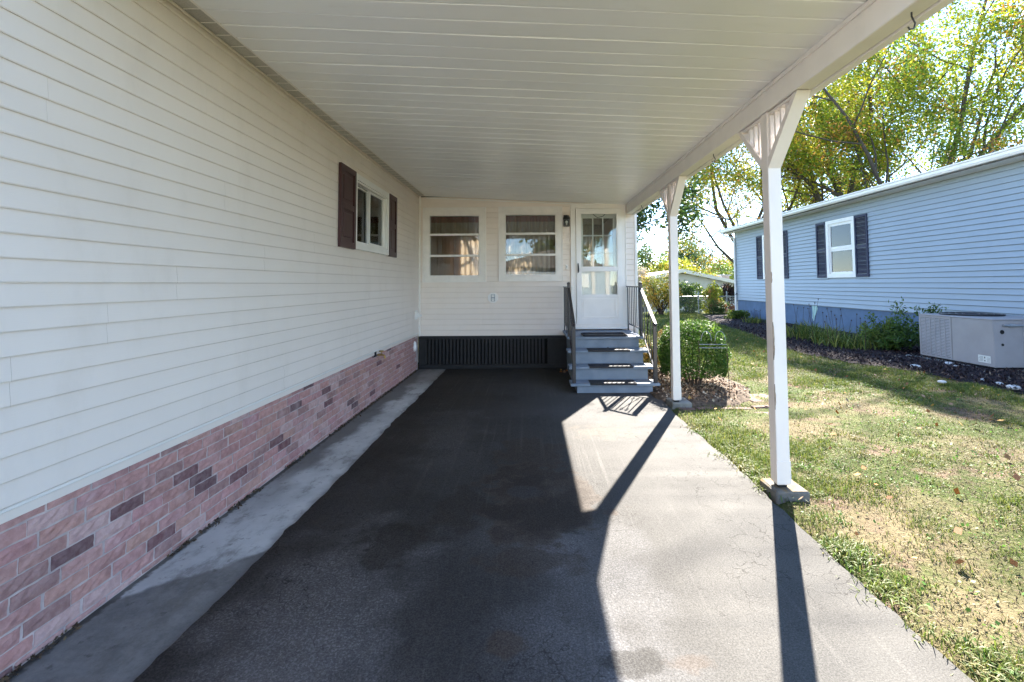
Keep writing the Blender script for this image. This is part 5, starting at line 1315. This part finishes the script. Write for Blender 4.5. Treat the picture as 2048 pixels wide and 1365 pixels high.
# ================================================================== GRASS
def grass():
    R = np.random.default_rng(90)
    Bs = []; 
    for (xa, xb, ya, yb_, dens) in ((1.62, 4.6, 1.3, 4.6, 9500), (1.62, 7.2, 4.6, 8.5, 5000), (4.6, 7.0, 1.6, 4.6, 5500), (2.4, 8.0, 8.5, 15, 1900), (2.6, 9.2, 15, 25.5, 700)):
        n = int((xb - xa) * (yb_ - ya) * dens); Bs.append(np.stack([R.uniform(xa, xb, n), R.uniform(ya, yb_, n)], 1))
    B = np.concatenate(Bs); x, y = B[:, 0], B[:, 1]
    cl = fbm(x * 3.3, y * 3.3, 41, 3); big = fbm(x * .55, y * .55, 42, 3); fine = vnoise(x * 13, y * 13, 44)
    lush = np.clip((big - .34) * 3.0 + (cl - .5) * 2.6, 0, 1)
    farl = np.clip((y - 6.5) / 4, 0, 1); lush = np.maximum(lush, farl * (.55 + .45 * cl))
    dens = .20 + .80 * np.clip(lush * 1.1 + (fine - .5) * .5, 0, 1)
    bare = np.exp(-(((x - 3.05) / .45) ** 2 + ((y - 2.35) / .4) ** 2)) + np.exp(-(((x - 2.05) / .3) ** 2 + ((y - 3.0) / .35) ** 2)) * .8 + np.exp(-(((x - 3.9) / .6) ** 2 + ((y - 6.7) / .5) ** 2)) * .6
    dens *= np.clip(1 - bare * 1.1, .03, 1)
    pave = ((np.abs(y - 5.48) < .24) & (x < 3.9)) | ((np.abs(x - (2.85 + (y - 5.6) * .2)) < .24) & (y > 5.6) & (y < 7.45)) | ((np.abs(y - 5.85) < .08) & (x < 3.3))
    dens = np.where(pave, dens * .35, dens)
    keep = R.uniform(0, 1, len(x)) < dens
    keep &= x > edge_x(y) + .012 + .02 * R.normal(size=len(x))
    keep &= ~soil_in(x, y) & (x < bed_x(y) + .05 * R.normal(size=len(x)))
    keep &= ~((np.abs(x - 1.81) < .15) & (np.abs(y - 3.49) < .16)) & ~((np.abs(x - 1.825) < .14) & (np.abs(y - 5.98) < .15)) & ~((x < 1.95) & (y > 6.4))
    x, y, lush = x[keep], y[keep], lush[keep]; N = len(x)
    far = np.clip((y - 3) / 12, 0, 1)
    L = (.022 + .026 * lush) * R.uniform(.5, 1.6, N) * (1 + .5 * far); wd = (.0034 + .009 * far) * R.uniform(.7, 1.3, N)
    g = np.array([(.10, .15, .028), (.145, .18, .035), (.07, .115, .024), (.18, .195, .042)])[R.integers(0, 4, N)]
    s = np.array([(.22, .175, .08), (.17, .125, .055), (.28, .23, .125), (.17, .14, .05)])[R.integers(0, 4, N)]
    t = np.clip(lush * 1.05 + .28 + R.normal(0, .22, N), 0, 1)[:, None]
    t = np.where(R.uniform(0, 1, (N, 1)) < t, 1.0, .0)
    col = (g * t + s * (1 - t)) * R.uniform(.8, 1.2, (N, 1))
    lean = np.where(t[:, 0] > .5, R.uniform(.25, .9, N), R.uniform(.75, 1.05, N))
    B = np.stack([x, y, gz(x, y) - .003], 1)
    o = blades('lawn_grass', B, L, lean, wd, col, M['grass'], None, 2, R, 'stuff', .8)
    # tufts creeping over the driveway edge and coarse crabgrass clumps
    n = 110; cx_ = np.concatenate([R.uniform(1.8, 5.2, n - 45), 1.655 + np.abs(R.normal(.05, .09, 45))]); cy_ = np.concatenate([R.uniform(1.7, 8, n - 45), R.uniform(1.5, 5.6, 45)])
    ok = ~soil_in(cx_, cy_) & ~((np.abs(cy_ - 5.5) < .3) & (cx_ < 3.9)); cx_, cy_ = cx_[ok], cy_[ok]; n = len(cx_)
    k = 46; x = np.repeat(cx_, k) + R.normal(0, .05, n * k); y = np.repeat(cy_, k) + R.normal(0, .05, n * k); N = n * k
    B = np.stack([x, y, gz(np.maximum(x, 1.75), y) + .0], 1)
    hue = np.repeat(R.integers(0, 3, n), k); pal = np.array([(.08, .145, .024), (.12, .16, .03), (.16, .15, .045)])
    blades('grass_tufts', B, R.uniform(.03, .085, N), R.uniform(.4, 1, N), R.uniform(.004, .007, N), pal[hue] * R.uniform(.75, 1.25, (N, 1)), M['grass'], None, 3, R, 'stuff')
    # clover-like broad leaves
    n = 5200; x = R.uniform(1.75, 5.5, n); y = R.uniform(1.6, 7.5, n); kk = (fbm(x * 2.1, y * 2.1, 55, 3) > .58) & ~pave_(x, y) & ~soil_in(x, y); x, y = x[kk], y[kk]
    leaves('clover_patches', np.stack([x, y, gz(x, y) + .018], 1), .020 * R.uniform(.6, 1.4, len(x)), np.array([(.10, .21, .04)]) * R.uniform(.7, 1.3, (len(x), 1)), M['leaf'], None, .8, 1.5, R, 'stuff')
    # dead straw and leaf crumbs flat on the soil
    n = 60000; x = R.uniform(1.66, 6.4, n); y = 1.3 + 7 * R.uniform(0, 1, n) ** 1.4; kk = (x > edge_x(y) + .01) & ~soil_in(x, y) & (x < bed_x(y)); x, y = x[kk], y[kk]
    c = np.array([(.19, .15, .08), (.125, .085, .048), (.25, .205, .125), (.085, .055, .034)])[R.integers(0, 4, len(x))] * R.uniform(.7, 1.2, (len(x), 1))
    leaves('dead_straw', np.stack([x, y, gz(x, y) + R.uniform(.0, .010, len(x))], 1), .026 * R.uniform(.4, 1.5, len(x)), c, M['litter'], None, .16, 2.2, R, 'stuff')
def pave_(x, y): return ((np.abs(y - 5.48) < .24) & (x < 3.9))
grass()

# ================================================================== ACROSS THE STREET (mirrored in the porch windows)
SB = thing('blue_house', 'grey blue house across the street, mirrored in the right porch window', 'house', (1, -22, 0))
bx('wall', M['blue_siding_x'], SB, -3.4, 6.5, -28, -22, -.2, 2.9)
m = MB(); m.prism([(-3.8, 2.9), (1.5, 4.3), (6.9, 2.9)], 'y', -28.3, -21.6); m.build('roof', M['shingle'], SB)
for a in (-2.2, .8, 3.6): bx('window', M['white'], SB, a, a + 1.2, -21.998, -21.96, 1.1, 2.3)
bush('broadleaf_tree', 'green tree behind the grey blue house, mirrored in the porch window', 'tree', (3.4, -33, 5.5), (5.5, 4, 5), 6000, .42, G1, (.3, .3, .3, .1), 401, None, 5, 16, .8, .6, base=0)
bush('broadleaf_tree', 'orange tree across the street, mirrored in the porch window', 'tree', (-4.4, -25, 4.2), (2.6, 2.4, 4), 4500, .32, [(.45, .17, .05), (.38, .12, .04), (.5, .28, .06)], (.4, .3, .3), 402, None, 5, 14, .8, .8, base=0)
